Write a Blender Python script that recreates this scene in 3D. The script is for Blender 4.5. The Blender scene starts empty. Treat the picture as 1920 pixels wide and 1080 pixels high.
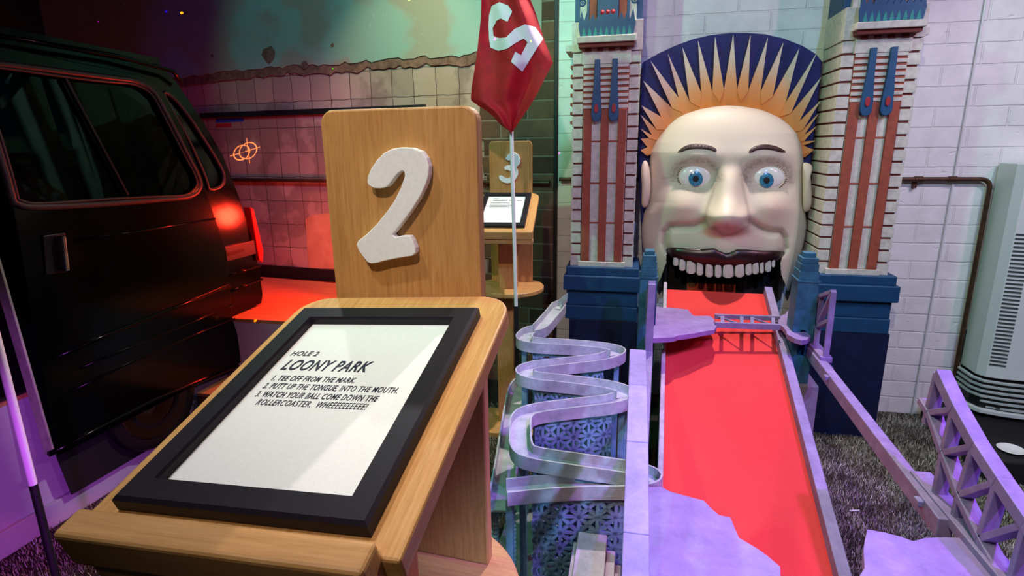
import bpy, bmesh, math, random
from mathutils import Vector, Matrix, noise
random.seed(7)
S = bpy.context.scene
COL = S.collection
R = math.radians

# ------------------------------------------------------------------ camera
FPX = 1065.0
PITCH, ROLL, YAW = R(14.2), R(-.74), R(-12.2)
EYE = Vector((0, 0, 1.54))
FW = Vector((math.sin(YAW)*math.cos(PITCH), math.cos(YAW)*math.cos(PITCH), -math.sin(PITCH)))
_r = Vector((math.cos(YAW), -math.sin(YAW), 0)); _u = _r.cross(FW)
RT = _r*math.cos(ROLL) + _u*math.sin(ROLL)
UP = -_r*math.sin(ROLL) + _u*math.cos(ROLL)
cam = bpy.data.objects.new('camera', bpy.data.cameras.new('camera')); COL.objects.link(cam)
M = Matrix((RT, UP, -FW)).transposed().to_4x4(); M.translation = EYE
cam.matrix_world = M
cam.data.sensor_width = 36; cam.data.lens = FPX/1920*36; cam.data.clip_start = .02
S.camera = cam
# ------------------------------------------------------------------ world, exposure, lights
w = bpy.data.worlds.new('world'); S.world = w; w.use_nodes = True
w.node_tree.nodes['Background'].inputs[0].default_value = (.55, .6, 1, 1)
w.node_tree.nodes['Background'].inputs[1].default_value = .012
S.view_settings.view_transform = 'Standard'; S.view_settings.look = 'None'
S.view_settings.exposure = 0; S.view_settings.gamma = 1; S.view_settings.use_curve_mapping = False

def spot(name, loc, aim, col, watt, deg, blend=.4, size=.04):
    l = bpy.data.lights.new(name, 'SPOT'); l.energy = watt; l.color = col
    l.spot_size = R(deg); l.spot_blend = blend; l.shadow_soft_size = size
    o = bpy.data.objects.new(name, l); COL.objects.link(o); o.location = loc
    o.rotation_euler = (Vector(aim)-Vector(loc)).to_track_quat('-Z', 'Y').to_euler()
    return o
spot('spotlight_key', (.40, 3.05, 3.35), (.12, 1.2, .6), (1, .85, .82), 300, 96, .6, .03)
spot('spotlight_front', (-.35, -.9, 3.3), (.45, 2.7, 1.0), (1, .86, .72), 150, 62, .5)
spot('spotlight_lectern', (-.95, .15, 3.2), (-.33, .60, 1.3), (.97, .96, .98), 66, 34, .6)
spot('spotlight_lectern_back', (-1.35, 2.2, 3.25), (-.32, .52, 1.25), (.97, .96, .97), 52, 30, .6, .03)
spot('spotlight_green', (-1.7, .9, 3.3), (.9, 3.2, 1.2), (.25, 1, .50), 120, 100, .5)
spot('spotlight_pink', (2.9, .7, 3.3), (.5, 3.0, 1.2), (1, .36, .72), 90, 90, .5)
spot('spotlight_blue', (1.1, -.3, 3.3), (.9, 3.0, .9), (.26, .45, 1), 170, 82, .5)
spot('added_fill_wall', (2.0, 1.3, 3.3), (1.85, 3.4, .85), (.92, 1, 1), 95, 60, .7)  # extra fill added to keep the white block wall and heater bright
spot('added_fill_blue_low', (.75, -.6, 1.7), (-.15, 1.6, .25), (.34, .62, 1), 120, 34, .6)  # low blue fill, added only to brighten the lattice panels
spot('spotlight_violet', (1.5, .3, 3.3), (.5, 1.35, .5), (.48, .10, 1), 420, 46, .5)
spot('spotlight_magenta', (.9, -1.0, 1.35), (-2.35, 1.40, .40), (.58, .10, .90), 380, 20, .7)
spot('spotlight_teal_plaster', (-.9, 1.4, 3.2), (-1.3, 3.55, 2.3), (.24, .85, .66), 80, 60, .25)
spot('spotlight_blue_plaster', (-.9, 1.35, 3.2), (-1.5, 3.55, 2.3), (.04, .08, 1), 34, 66, .2)
spot('spotlight_pink_tiles', (-1.0, 2.3, 3.2), (-1.4, 3.57, 1.8), (1, .64, .46), 85, 46, .7)
spot('spotlight_purple_tiles', (-1.3, 2.4, 2.2), (-2.3, 3.7, 1.3), (.72, .16, .62), 34, 60, .8)
spot('spotlight_green_plaster', (-.5, 1.3, 3.2), (-.75, 3.45, 2.45), (.50, 1, .48), 70, 52, .8)
spot('spotlight_red_van', (-1.75, 3.25, 1.1), (-2.5, 2.3, 1.0), (1, .03, .012), 55, 150, .5, .06)
spot('spotlight_red_wall', (-1.35, 2.9, .85), (-2.0, 3.65, .95), (1, .05, .05), 50, 90, .9)
spot('spotlight_red_deck', (-1.5, 2.6, 3.0), (-2.0, 3.1, .6), (1, .10, .03), 170, 44, .5)

def gobo(o, build):
    l = o.data; l.use_nodes = True; t = l.node_tree; em = t.nodes['Emission']
    tc = t.nodes.new('ShaderNodeTexCoord'); sp = t.nodes.new('ShaderNodeSeparateXYZ'); t.links.new(tc.outputs['Normal'], sp.inputs[0])
    def M_(op, a, b=None):
        x = t.nodes.new('ShaderNodeMath'); x.operation = op
        for k, v in ((0, a), (1, b)):
            if v is None: continue
            if isinstance(v, (int, float)): x.inputs[k].default_value = v
            else: t.links.new(v, x.inputs[k])
        return x.outputs[0]
    u = M_('DIVIDE', sp.outputs[0], sp.outputs[2]); v = M_('DIVIDE', sp.outputs[1], sp.outputs[2])
    build(t, em, u, v, M_)
def dots(t, em, u, v, M_):
    cb = t.nodes.new('ShaderNodeCombineXYZ'); t.links.new(u, cb.inputs[0]); t.links.new(v, cb.inputs[1])
    vo = t.nodes.new('ShaderNodeTexVoronoi'); vo.inputs['Scale'].default_value = 17; vo.inputs['Randomness'].default_value = 1; t.links.new(cb.outputs[0], vo.inputs['Vector'])
    hs = t.nodes.new('ShaderNodeHueSaturation'); hs.inputs['Saturation'].default_value = 1.7; t.links.new(vo.outputs['Color'], hs.inputs['Color'])
    t.links.new(hs.outputs[0], em.inputs[0]); t.links.new(M_('LESS_THAN', vo.outputs['Distance'], .042), em.inputs[1])
def rings(t, em, u, v, M_):
    def circ(cx, r):
        d = M_('SQRT', M_('ADD', M_('POWER', M_('SUBTRACT', u, cx), 2), M_('POWER', v, 2))); return M_('LESS_THAN', M_('ABSOLUTE', M_('SUBTRACT', d, r)), .0012)
    h = M_('MULTIPLY', M_('LESS_THAN', M_('ABSOLUTE', v), .0007), M_('LESS_THAN', M_('ABSOLUTE', u), .032))
    w_ = M_('MULTIPLY', M_('LESS_THAN', M_('ABSOLUTE', M_('ADD', u, .006)), .0007), M_('LESS_THAN', M_('ABSOLUTE', v), .030))
    s_ = M_('MAXIMUM', M_('MAXIMUM', circ(-.006, .0185), circ(.0075, .0165)), M_('MAXIMUM', h, w_))
    t.links.new(s_, em.inputs[1])
# ------------------------------------------------------------------ places from sight lines
def ray(px, py): return FW + RT*((px-960)/FPX) - UP*((py-540)/FPX)
def onz(px, py, z): d = ray(px, py); return EYE + d*((z-EYE.z)/d.z)
def ony(px, py, y): d = ray(px, py); return EYE + d*(y/d.y)
def onx(px, py, x): d = ray(px, py); return EYE + d*(x/d.x)
def onp(px, py, P, n): d = ray(px, py); return EYE + d*((P-EYE).dot(n)/d.dot(n))

# ------------------------------------------------------------------ materials
def lin(h):
    h = h.lstrip('#'); c = [int(h[i:i+2], 16)/255 for i in (0, 2, 4)]
    return tuple(x/12.92 if x <= .04045 else ((x+.055)/1.055)**2.4 for x in c) + (1,)
class NT:
    def __init__(s, name):
        s.m = bpy.data.materials.new(name); s.m.use_nodes = True
        s.t = s.m.node_tree; s.b = s.t.nodes['Principled BSDF']
    def n(s, kind, **kw):
        x = s.t.nodes.new('ShaderNode'+kind)
        for k, v in kw.items():
            if hasattr(x, k): setattr(x, k, v)
            else: x.inputs[k.replace('_', ' ')].default_value = v
        return x
    def l(s, a, b): s.t.links.new(a, b)
    def coord(s, scale=(1, 1, 1), rot=(0, 0, 0), kind='Object'):
        tc = s.n('TexCoord'); mp = s.n('Mapping')
        mp.inputs['Scale'].default_value = scale; mp.inputs['Rotation'].default_value = rot
        s.l(tc.outputs[kind], mp.inputs[0]); return mp.outputs[0]
    def noise(s, co, scale, detail=4, rough=.55):
        x = s.n('TexNoise'); x.inputs['Scale'].default_value = scale
        x.inputs['Detail'].default_value = detail; x.inputs['Roughness'].default_value = rough
        s.l(co, x.inputs['Vector']); return x.outputs['Fac']
    def ramp(s, fac, stops):
        x = s.n('ValToRGB'); e = x.color_ramp.elements
        while len(e) < len(stops): e.new(.5)
        for i, (p, c) in enumerate(stops): e[i].position = p; e[i].color = lin(c) if isinstance(c, str) else c
        s.l(fac, x.inputs[0]); return x.outputs[0]
    def mix(s, fac, a, b, mode='MIX'):
        x = s.n('Mix', data_type='RGBA', blend_type=mode)
        for k, v in ((0, fac), (6, a), (7, b)):
            if isinstance(v, (int, float)): x.inputs[k].default_value = v
            elif isinstance(v, str): x.inputs[k].default_value = lin(v)
            elif isinstance(v, tuple): x.inputs[k].default_value = v
            else: s.l(v, x.inputs[k])
        return x.outputs[2]
    def math(s, op, a, b=None):
        x = s.n('Math', operation=op)
        for k, v in ((0, a), (1, b)):
            if v is None: continue
            if isinstance(v, (int, float)): x.inputs[k].default_value = v
            else: s.l(v, x.inputs[k])
        return x.outputs[0]
    def bump(s, h, strength=.3, dist=.01):
        x = s.n('Bump'); x.inputs['Strength'].default_value = strength; x.inputs['Distance'].default_value = dist
        s.l(h, x.inputs['Height']); s.l(x.outputs[0], s.b.inputs['Normal'])
    def base(s, c):
        if isinstance(c, str): s.b.inputs['Base Color'].default_value = lin(c)
        else: s.l(c, s.b.inputs['Base Color'])
    def set(s, rough=.5, metal=0, spec=.5):
        s.b.inputs['Roughness'].default_value = rough; s.b.inputs['Metallic'].default_value = metal
        s.b.inputs['Specular IOR Level'].default_value = spec
def plain(name, c, rough=.5, metal=0, c2=None, scale=12, bump=0, spec=.5, lo=.35, hi=.65, stretch=(1, 1, 1)):
    m = NT(name); m.set(rough, metal, spec)
    if c2:
        f = m.noise(m.coord(stretch), scale, 6, .65); m.base(m.ramp(f, [(lo, c), (hi, c2)]))
        if bump: m.bump(f, bump, .004)
    else: m.base(c)
    return m.m
def wood(name, a, b, c, stretch):
    m = NT(name); m.set(.48, 0, .4); co = m.coord(stretch)
    f = m.noise(co, 26, 8, .75); f2 = m.noise(m.coord((1, 1, 1)), 6, 4, .6)
    col = m.ramp(f, [(.28, a), (.5, b), (.74, c)])
    col = m.mix(m.ramp(f2, [(.5, '#000000'), (.85, '#707070')]), col, '#8a6434')
    f3_ = m.noise(co, 5, 6, .7); col = m.mix(m.ramp(f3_, [(.46, '#000000'), (.68, '#8c8c8c')]), col, '#86582c')
    m.base(col); m.bump(f, .12, .002); return m.m
WOODV = wood('oak_ply_upright', '#a56c36', '#c48e52', '#d2a269', (7, 7, .45))
WOODY = wood('oak_ply_desk', '#b27a40', '#cd985a', '#daac74', (7, .45, 7))
WOODX = wood('oak_ply_cross', '#ac7a42', '#c8965c', '#d4a46e', (.45, 7, 7))
WHITE_NUM = plain('white_foam_number', '#f6f6f3', .6, 0, '#eeefec', 200)
PAPER = plain('white_print_paper', '#eef0f0', .55, 0, '#e8ebec', 300)
INK = plain('navy_ink', '#1d1a35', .6)
FRAME = plain('black_frame_lacquer', '#15101a', .5, 0, '#1b1522', 40, 0, .25)
BLACK = plain('matt_black', '#0a0a0c', .6)
FLAGRED = plain('red_flag_cloth', '#c0121f', .75, 0, '#a80c1c', 20)
FLAGWHITE = plain('white_flag_print', '#e9e6ee', .7)
POLE = plain('white_fibreglass', '#efeff2', .3)
TOWWHITE = plain('cream_scenic_paint', '#d8d2c8', .7, 0, '#bdb6ad', 35, .1)
TOWRED = plain('brick_red_scenic_paint', '#a85038', .65, 0, '#8f4030', 30, .1)
TOWDARK = plain('dark_red_groove_paint', '#6d2a22', .75)
TOWBLUE = plain('blue_scenic_paint', '#0c4f7a', .5, 0, '#0b4470', 25)
TOWBASE = plain('teal_blue_base_paint', '#0d4570', .55, 0, '#0b3c66', 14)
TOWNAVY = plain('navy_base_paint', '#0a1238', .55, 0, '#0a1846', 10)
CROWNBLUE = plain('ultramarine_board', '#12146a', .6, 0, '#0e1054', 12)
CARPET = NT('red_felt_carpet'); CARPET.set(.95, 0, .1)
_f = CARPET.noise(CARPET.coord(), 900, 2); _g = CARPET.noise(CARPET.coord(), 5, 3)
CARPET.base(CARPET.mix(_g, CARPET.ramp(_f, [(.3, '#c0262a'), (.7, '#f05a58')]), '#dc403c')); CARPET.bump(_f, .6, .002); CARPET = CARPET.m
def scenic(name, a, b, c, rough=.55, metal=0):
    m = NT(name); m.set(rough, metal, .5); co = m.coord()
    f = m.noise(co, 16, 8, .7); g = m.noise(co, 90, 4, .6)
    m.base(m.mix(m.ramp(g, [(.45, '#000000'), (.8, '#707070')]), m.ramp(f, [(.32, a), (.55, b), (.75, c)]), c)); m.bump(f, .15, .003)
    return m.m
BRIDGE = scenic('lilac_grey_steel_paint', '#74688f', '#8a7ca8', '#a294bd')
TRACK = scenic('weathered_zinc_paint', '#8c9298', '#b0b2b8', '#cbc6cc', .5)
LATTICE = scenic('blue_grey_lattice_paint', '#5f86a6', '#7ea0b8', '#9ab6c8', .5)
STONE = scenic('blue_grey_stone_paint', '#1c4a66', '#2d6484', '#43799a', .6)
STONELIGHT = scenic('pale_stone_paint', '#968a98', '#b0a2b2', '#c2b4c2', .7)
PLINTH = scenic('grey_cement_paint', '#77777e', '#8a8a90', '#9a9aa0', .7)
ROADP = scenic('lilac_road_paint', '#7d689a', '#8e78ac', '#9f8cbc', .7)
METALBROWN = plain('rusty_copper_pipe', '#3a2519', .45, .4, '#5a3a26', 30, .2)
HEATW = plain('white_enamel', '#d9dedd', .35)
HEATG = plain('grey_plastic_grille', '#b4bcbc', .45)
RIBBED = plain('pale_teal_plastic', '#9fb8b4', .3, 0, '#7fa09c', 40)

def white_brick():
    m = NT('white_painted_block_wall'); m.set(.6, 0, .4)
    tc = m.n('TexCoord'); sp = m.n('SeparateXYZ'); cb = m.n('CombineXYZ'); m.l(tc.outputs['Object'], sp.inputs[0])
    nz = m.noise(tc.outputs['Object'], 7, 3)
    m.l(sp.outputs[0], cb.inputs[0]); m.l(m.math('ADD', sp.outputs[2], m.math('MULTIPLY', nz, .012)), cb.inputs[1])
    br = m.n('TexBrick'); m.l(cb.outputs[0], br.inputs['Vector'])
    for k, v in dict(Scale=1.0, Mortar_Size=.006, Mortar_Smooth=.55, Brick_Width=.33, Row_Height=.1).items(): br.inputs[k.replace('_', ' ')].default_value = v
    f = m.noise(m.coord(), 9, 8, .6); g = m.noise(m.coord(), 60, 4)
    pits = m.ramp(m.noise(m.coord((1, 1, 2.2)), 13, 2), [(.70, '#000000'), (.76, '#ffffff')])
    col = m.ramp(f, [(.3, '#dcdcda'), (.7, '#eeeeec')])
    col = m.mix(m.math('MULTIPLY', br.outputs['Fac'], .06), col, '#c0bcb8')
    m.base(col)
    h = m.math('SUBTRACT', m.math('MULTIPLY', f, .5), br.outputs['Fac'])
    h = m.math('SUBTRACT', m.math('ADD', h, m.math('MULTIPLY', g, .12)), m.math('MULTIPLY', pits, .5))
    m.bump(h, .55, .010); return m.m
def tile_wall():
    m = NT('old_square_tile_wall'); m.set(.55, 0, .4)
    tc = m.n('TexCoord'); sp = m.n('SeparateXYZ'); cb = m.n('CombineXYZ'); m.l(tc.outputs['Object'], sp.inputs[0])
    wob = m.noise(tc.outputs['Object'], 11, 3)
    m.l(m.math('ADD', sp.outputs[0], m.math('MULTIPLY', wob, .02)), cb.inputs[0]); m.l(m.math('ADD', sp.outputs[2], m.math('MULTIPLY', wob, .02)), cb.inputs[1])
    br = m.n('TexBrick', offset=0.0); m.l(cb.outputs[0], br.inputs['Vector'])
    for k, v in dict(Scale=1.0, Mortar_Size=.003, Mortar_Smooth=.3, Brick_Width=.155, Row_Height=.168, Bias=0).items(): br.inputs[k.replace('_', ' ')].default_value = v
    br.inputs['Color1'].default_value = lin('#b89a86'); br.inputs['Color2'].default_value = lin('#a08474'); br.inputs['Mortar'].default_value = lin('#4a3a34')
    f = m.noise(m.coord(), 5, 8, .65); g = m.noise(m.coord(), 2.2, 4)
    col = m.mix(m.ramp(f, [(.4, '#000000'), (.62, '#9a9a9a')]), br.outputs['Color'], '#a98c7e')
    col = m.mix(m.ramp(g, [(.52, '#000000'), (.56, '#bbbbbb')]), col, '#6b5248')
    m.base(col)
    m.bump(m.math('SUBTRACT', m.math('MULTIPLY', f, .8), br.outputs['Fac']), .7, .008); return m.m
def brown_brick():
    m = NT('bare_brown_brick'); m.set(.85, 0, .2)
    tc = m.n('TexCoord'); sp = m.n('SeparateXYZ'); cb = m.n('CombineXYZ'); m.l(tc.outputs['Object'], sp.inputs[0])
    m.l(sp.outputs[0], cb.inputs[0]); m.l(sp.outputs[2], cb.inputs[1])
    br = m.n('TexBrick'); m.l(cb.outputs[0], br.inputs['Vector'])
    for k, v in dict(Scale=1.0, Mortar_Size=.007, Mortar_Smooth=.3, Brick_Width=.34, Row_Height=.105, Bias=0).items(): br.inputs[k.replace('_', ' ')].default_value = v
    br.inputs['Color1'].default_value = lin('#7a5a40'); br.inputs['Color2'].default_value = lin('#4d3526'); br.inputs['Mortar'].default_value = lin('#85735c')
    f = m.noise(m.coord(), 14, 8, .7)
    m.base(m.mix(m.ramp(f, [(.4, '#000000'), (.8, '#b0b0b0')]), br.outputs['Color'], '#33241c'))
    m.bump(m.math('SUBTRACT', f, br.outputs['Fac']), .9, .012); return m.m
def plaster():
    m = NT('worn_mint_plaster'); m.set(.7, 0, .3); co = m.coord()
    f = m.noise(co, 1.5, 4, .5); g = m.noise(co, 9, 8, .7); h = m.noise(co, 38, 3)
    col = m.mix(m.ramp(f, [(.47, '#000000'), (.52, '#ffffff')]), '#8ea897', '#9a957f')
    col = m.mix(m.ramp(g, [(.66, '#000000'), (.70, '#ffffff')]), col, '#b9b7a4')
    col = m.mix(m.ramp(h, [(.73, '#000000'), (.76, '#ffffff')]), col, '#dcd8ca')
    m.base(col); m.bump(g, .3, .006); return m.m
TURFBASE = plain('turf_backing', '#26221a', .95, 0, '#1a1812', 60)
def turf():
    m = NT('faded_turf_fibre'); m.set(.6, 0, .3)
    oi = m.n('Attribute', attribute_name='shade'); m.base(m.ramp(oi.outputs['Fac'], [(0, '#4c4030'), (.5, '#9a9886'), (1, '#d4d6c8')])); return m.m

# ------------------------------------------------------------------ mesh builder
class MB:
    def __init__(s): s.v = []; s.f = []
    def add(s, vs, fs):
        k = len(s.v); s.v += [tuple(v) for v in vs]; s.f += [tuple(i+k for i in f) for f in fs]; return s
    def box(s, a, b):
        x0, x1 = sorted((a[0], b[0])); y0, y1 = sorted((a[1], b[1])); z0, z1 = sorted((a[2], b[2]))
        return s.add([(x0, y0, z0), (x1, y0, z0), (x1, y1, z0), (x0, y1, z0), (x0, y0, z1), (x1, y0, z1), (x1, y1, z1), (x0, y1, z1)],
                     [(0, 3, 2, 1), (4, 5, 6, 7), (0, 1, 5, 4), (1, 2, 6, 5), (2, 3, 7, 6), (3, 0, 4, 7)])
    def bar(s, p, q, wx, wy, up=(0, 0, 1)):
        p = Vector(p); q = Vector(q); d = (q-p).normalized(); u = Vector(up)
        a = d.cross(u)
        if a.length < 1e-4: a = d.cross(Vector((1, 0, 0)))
        a.normalize(); b = a.cross(d); a = a*wx/2; b = b*wy/2
        return s.add([p-a-b, p+a-b, p+a+b, p-a+b, q-a-b, q+a-b, q+a+b, q-a+b],
                     [(0, 1, 2, 3), (7, 6, 5, 4), (0, 4, 5, 1), (1, 5, 6, 2), (2, 6, 7, 3), (3, 7, 4, 0)])
    def prism(s, pts, off):
        """polygon (3D points) extruded by vector off"""
        n = len(pts); pts = [Vector(p) for p in pts]; off = Vector(off)
        s.add(pts + [p+off for p in pts], [tuple(range(n)), tuple(range(2*n-1, n-1, -1))] + [(i, i+n, (i+1) % n+n, (i+1) % n) for i in range(n)])
        return s
    def tube(s, path, r, seg=10, cap=True, closed=False):
        P = [Vector(p) for p in path]; n = len(P); vs = []; fs = []
        a = None
        for i, p in enumerate(P):
            t = (P[(i+1) % n]-P[i-1]) if closed else (P[min(i+1, n-1)]-P[max(i-1, 0)])
            t.normalize()
            if a is None:
                a = t.orthogonal().normalized()
            a = (a-t*a.dot(t)).normalized(); b = t.cross(a)
            rr = r[i] if isinstance(r, (list, tuple)) else r
            for k in range(seg):
                th = 2*math.pi*k/seg; vs.append(p+a*rr*math.cos(th)+b*rr*math.sin(th))
        m = n if closed else n-1
        for i in range(m):
            j = (i+1) % n
            for k in range(seg):
                fs.append((i*seg+k, i*seg+(k+1) % seg, j*seg+(k+1) % seg, j*seg+k))
        if cap and not closed: fs += [tuple(range(seg-1, -1, -1)), tuple((n-1)*seg+k for k in range(seg))]
        return s.add(vs, fs)
    def lathe(s, prof, c=(0, 0, 0), seg=40, axis='z'):
        vs = []; fs = []; n = len(prof); c = Vector(c)
        for k in range(seg):
            th = 2*math.pi*k/seg
            for r, z in prof:
                v = (r*math.cos(th), r*math.sin(th), z)
                if axis == 'x': v = (z, r*math.cos(th), r*math.sin(th))
                if axis == 'y': v = (r*math.cos(th), z, r*math.sin(th))
                vs.append(c+Vector(v))
        for k in range(seg):
            for i in range(n-1):
                j = (k+1) % seg; fs.append((k*n+i, j*n+i, j*n+i+1, k*n+i+1))
        return s.add(vs, fs)
    def grid(s, fn, nu, nv, keep=None):
        vs = [fn(i/nu, j/nv) for j in range(nv+1) for i in range(nu+1)]
        fs = []
        for j in range(nv):
            for i in range(nu):
                if keep and not keep((i+.5)/nu, (j+.5)/nv): continue
                a = j*(nu+1)+i; fs.append((a, a+1, a+nu+2, a+nu+1))
        return s.add(vs, fs)
    def sweep(s, path, prof, up=(0, 0, 1)):
        """closed profile [(side, height)] along a path, section kept upright"""
        P = [Vector(p) for p in path]; n = len(P); m = len(prof); vs = []; fs = []
        for i, p in enumerate(P):
            t = P[min(i+1, n-1)]-P[max(i-1, 0)]; t.z = 0; t.normalize(); sd = Vector((t.y, -t.x, 0))
            for a, h in prof: vs.append(p+sd*a+Vector((0, 0, h)))
        for i in range(n-1):
            for k in range(m): fs.append((i*m+k, (i+1)*m+k, (i+1)*m+(k+1) % m, i*m+(k+1) % m))
        fs += [tuple(range(m)), tuple((n-1)*m+k for k in range(m-1, -1, -1))]
        return s.add(vs, fs)
    def plate(s, outline, holes, off):
        """outline and holes: 3D coplanar loops; off: thickness vector"""
        bm = bmesh.new(); ed = []
        for lp in [outline]+list(holes):
            vs = [bm.verts.new(p) for p in lp]
            ed += [bm.edges.new((vs[i], vs[(i+1) % len(vs)])) for i in range(len(vs))]
        bmesh.ops.triangle_fill(bm, edges=ed, use_beauty=True, use_dissolve=False)
        fs = list(bm.faces)
        r = bmesh.ops.extrude_face_region(bm, geom=fs)
        bmesh.ops.translate(bm, verts=[g for g in r['geom'] if isinstance(g, bmesh.types.BMVert)], vec=Vector(off))
        bmesh.ops.recalc_face_normals(bm, faces=bm.faces)
        bm.verts.index_update()
        s.add([v.co.copy() for v in bm.verts], [tuple(v.index for v in f.verts) for f in bm.faces]); bm.free(); return s
    def build(s, name, mat, parent=None, smooth=False, bevel=0, fix=True, loc=None, seg=2, sub=0):
        me = bpy.data.meshes.new(name); me.from_pydata(s.v, [], s.f)
        if fix:
            bm = bmesh.new(); bm.from_mesh(me); bmesh.ops.recalc_face_normals(bm, faces=bm.faces); bm.to_mesh(me); bm.free()
        me.materials.append(mat)
        o = bpy.data.objects.new(name, me); COL.objects.link(o)
        if parent: o.parent = parent
        if smooth:
            for p in me.polygons: p.use_smooth = True
            if smooth != 'all': me.set_sharp_from_angle(angle=R(40))
        if bevel:
            md = o.modifiers.new('bevel', 'BEVEL'); md.width = bevel; md.segments = seg; md.limit_method = 'ANGLE'; md.angle_limit = R(50)
        if sub:
            md = o.modifiers.new('sub', 'SUBSURF'); md.levels = md.render_levels = sub
        return o
def tag(o, label=None, cat=None, group=None, kind=None):
    if label: o['label'] = label
    if cat: o['category'] = cat
    if group: o['group'] = group
    if kind: o['kind'] = kind
    return o
def thing(name, label, cat, loc=(0, 0, 0), group=None, rz=0):
    o = bpy.data.objects.new(name, None); COL.objects.link(o); o.location = loc; o.rotation_euler.z = rz
    o.empty_display_size = .05
    return tag(o, label, cat, group)
def rebase(root, p):
    """move an Empty to the base point p while its parts stay where they are"""
    p = Vector(p); root.location = p
    for c in list(root.children):
        c.location = c.location - p
def crom(pts, n=8):
    P = [Vector(p) for p in pts]; P = [P[0]*2-P[1]]+P+[P[-1]*2-P[-2]]; out = []
    for i in range(1, len(P)-2):
        for k in range(n):
            t = k/n; a, b, c, d = P[i-1:i+3]
            out.append(.5*((2*b)+(c-a)*t+(2*a-5*b+4*c-d)*t*t+(3*b-a-3*c+d)*t**3))
    out.append(P[-2]); return out
def smooth_loop(pts, n=4):
    P = [Vector(p) for p in pts]; N = len(P); out = []
    for i in range(N):
        a, b, c, d = P[i-1], P[i], P[(i+1) % N], P[(i+2) % N]
        for k in range(n):
            t = k/n; out.append(.5*((2*b)+(c-a)*t+(2*a-5*b+4*c-d)*t*t+(3*b-a-3*c+d)*t**3))
    return out
def rrect(x0, y0, x1, y1, r, n=5, corners=(1, 1, 1, 1)):
    out = []
    for k, (cx, cy, a0) in enumerate(((x1-r, y1-r, 0), (x0+r, y1-r, 90), (x0+r, y0+r, 180), (x1-r, y0+r, 270))):
        if corners[k]:
            for i in range(n+1):
                a = R(a0+90*i/n); out.append((cx+r*math.cos(a), cy+r*math.sin(a)))
        else: out.append([(x1, y1), (x0, y1), (x0, y0), (x1, y0)][k])
    return out
def text_mesh(name, body, size, mat, parent, mw, shear=0, bold=0, extrude=.0003, spacing=1, width=None):
    cu = bpy.data.curves.new(name, 'FONT'); cu.body = body; cu.size = size; cu.shear = shear; cu.offset = bold
    cu.extrude = extrude; cu.space_character = spacing; cu.resolution_u = 3
    t = bpy.data.objects.new(name+'_tmp', cu); COL.objects.link(t)
    dg = bpy.context.evaluated_depsgraph_get(); me = bpy.data.meshes.new_from_object(t.evaluated_get(dg))
    bpy.data.objects.remove(t); bpy.data.curves.remove(cu)
    me.materials.clear(); me.materials.append(mat)
    if width:
        k = width/max(v.co.x for v in me.vertices)
        for v in me.vertices: v.co.x *= k
    o = bpy.data.objects.new(name, me); COL.objects.link(o); o.parent = parent; o.matrix_local = mw
    return o

# ================================================================== SETTING
WY = 3.42                      # back wall
CORN = Vector((-.463, WY, 0))
LANG = R(7.3)
LT = Vector((-math.cos(LANG), math.sin(LANG), 0))   # along the tiled wall, away from the corner
LN = Vector((-math.sin(LANG), -math.cos(LANG), 0))  # out of the tiled wall, into the room
tag(MB().box((-4.6, -2.2, -.05), (4.2, 4.6, 0)).build('floor', TURFBASE), kind='structure')
tag(MB().box((-4.6, -2.2, 3.45), (4.2, 4.6, 3.5)).build('ceiling', BLACK), kind='structure')
tag(MB().box((-.455, WY, 0), (4.2, WY+.12, 3.45)).build('wall_back', white_brick()), kind='structure')
wl = MB().box((-.012, 0, 0), (4.6, .14, 3.45)).build('wall_left', tile_wall()); tag(wl, kind='structure')
wl.matrix_world = Matrix(((LT.x, -LN.x, 0, CORN.x), (LT.y, -LN.y, 0, CORN.y), (0, 0, 1, 0), (0, 0, 0, 1)))
MWL = wl.matrix_world.copy()
def wlp(px, py, off=0):      # sight line onto the tiled wall -> (u, z)
    p = onp(px, py, CORN+LN*off, LN); return ((p-CORN).dot(LT), p.z)
def on_wl(o): o.parent = wl; return o
tag(MB().box((-4.6, -2.2, 0), (-4.55, 4.6, 3.45)).build('wall_side', BLACK), kind='structure')
# bare brick pier beside the corner: stands 1.5 cm proud with a ragged edge
u_edge = wlp(905, 300)[0]
pts = [(0.0, 0, 0)]
pr = [(0.004, 0)]
rag = []
zz = 0
while zz < 2.62:
    rag.append((u_edge+random.uniform(-.035, .05), zz)); rag.append((rag[-1][0]+random.uniform(-.012, .012), zz+.1)); zz += .105
pier = MB().prism([(.012, 0, 0)]+[(a, 0, b) for a, b in rag]+[(.012, 0, rag[-1][1])], (0, -.014, 0))
on_wl(pier.build('brick_pier', brown_brick()))
# plaster layer over the tiles with a broken lower edge
low = [(330, 148), (400, 137), (470, 132), (520, 127), (560, 124), (620, 120), (680, 116), (740, 112), (800, 108), (850, 105), (893, 101), (925, 88), (1005, 80)]
edge = []
for (a, b), (c, d) in zip(low, low[1:]):
    for k in range(6):
        t = k/6; p = wlp(a+(c-a)*t, b+(d-b)*t); edge.append((p[0], p[1]+random.uniform(-.012, .012)))
left = wlp(330, 148)
poly = [(4.55, left[1]-.03)] + edge
poly = [(4.58, 3.44)] + poly + [(edge[-1][0]-.08, edge[-1][1]+.02), (edge[-1][0]-.10, 3.44)]
on_wl(MB().prism([(a, 0, b) for a, b in poly], (0, -.02, 0)).build('plaster_layer', plaster()))
PLB = plain('bare_render_band', '#5d4034', .9, 0, '#8a6450', 25, .6)
band = MB()
top = [(a, b+.004) for a, b in edge]; bot = [(a, b-.05+random.uniform(-.012, .012)) for a, b in edge]
band.prism([(a, 0, b) for a, b in top+bot[::-1]], (0, -.012, 0)); on_wl(band.build('render_band', PLB))
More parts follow.
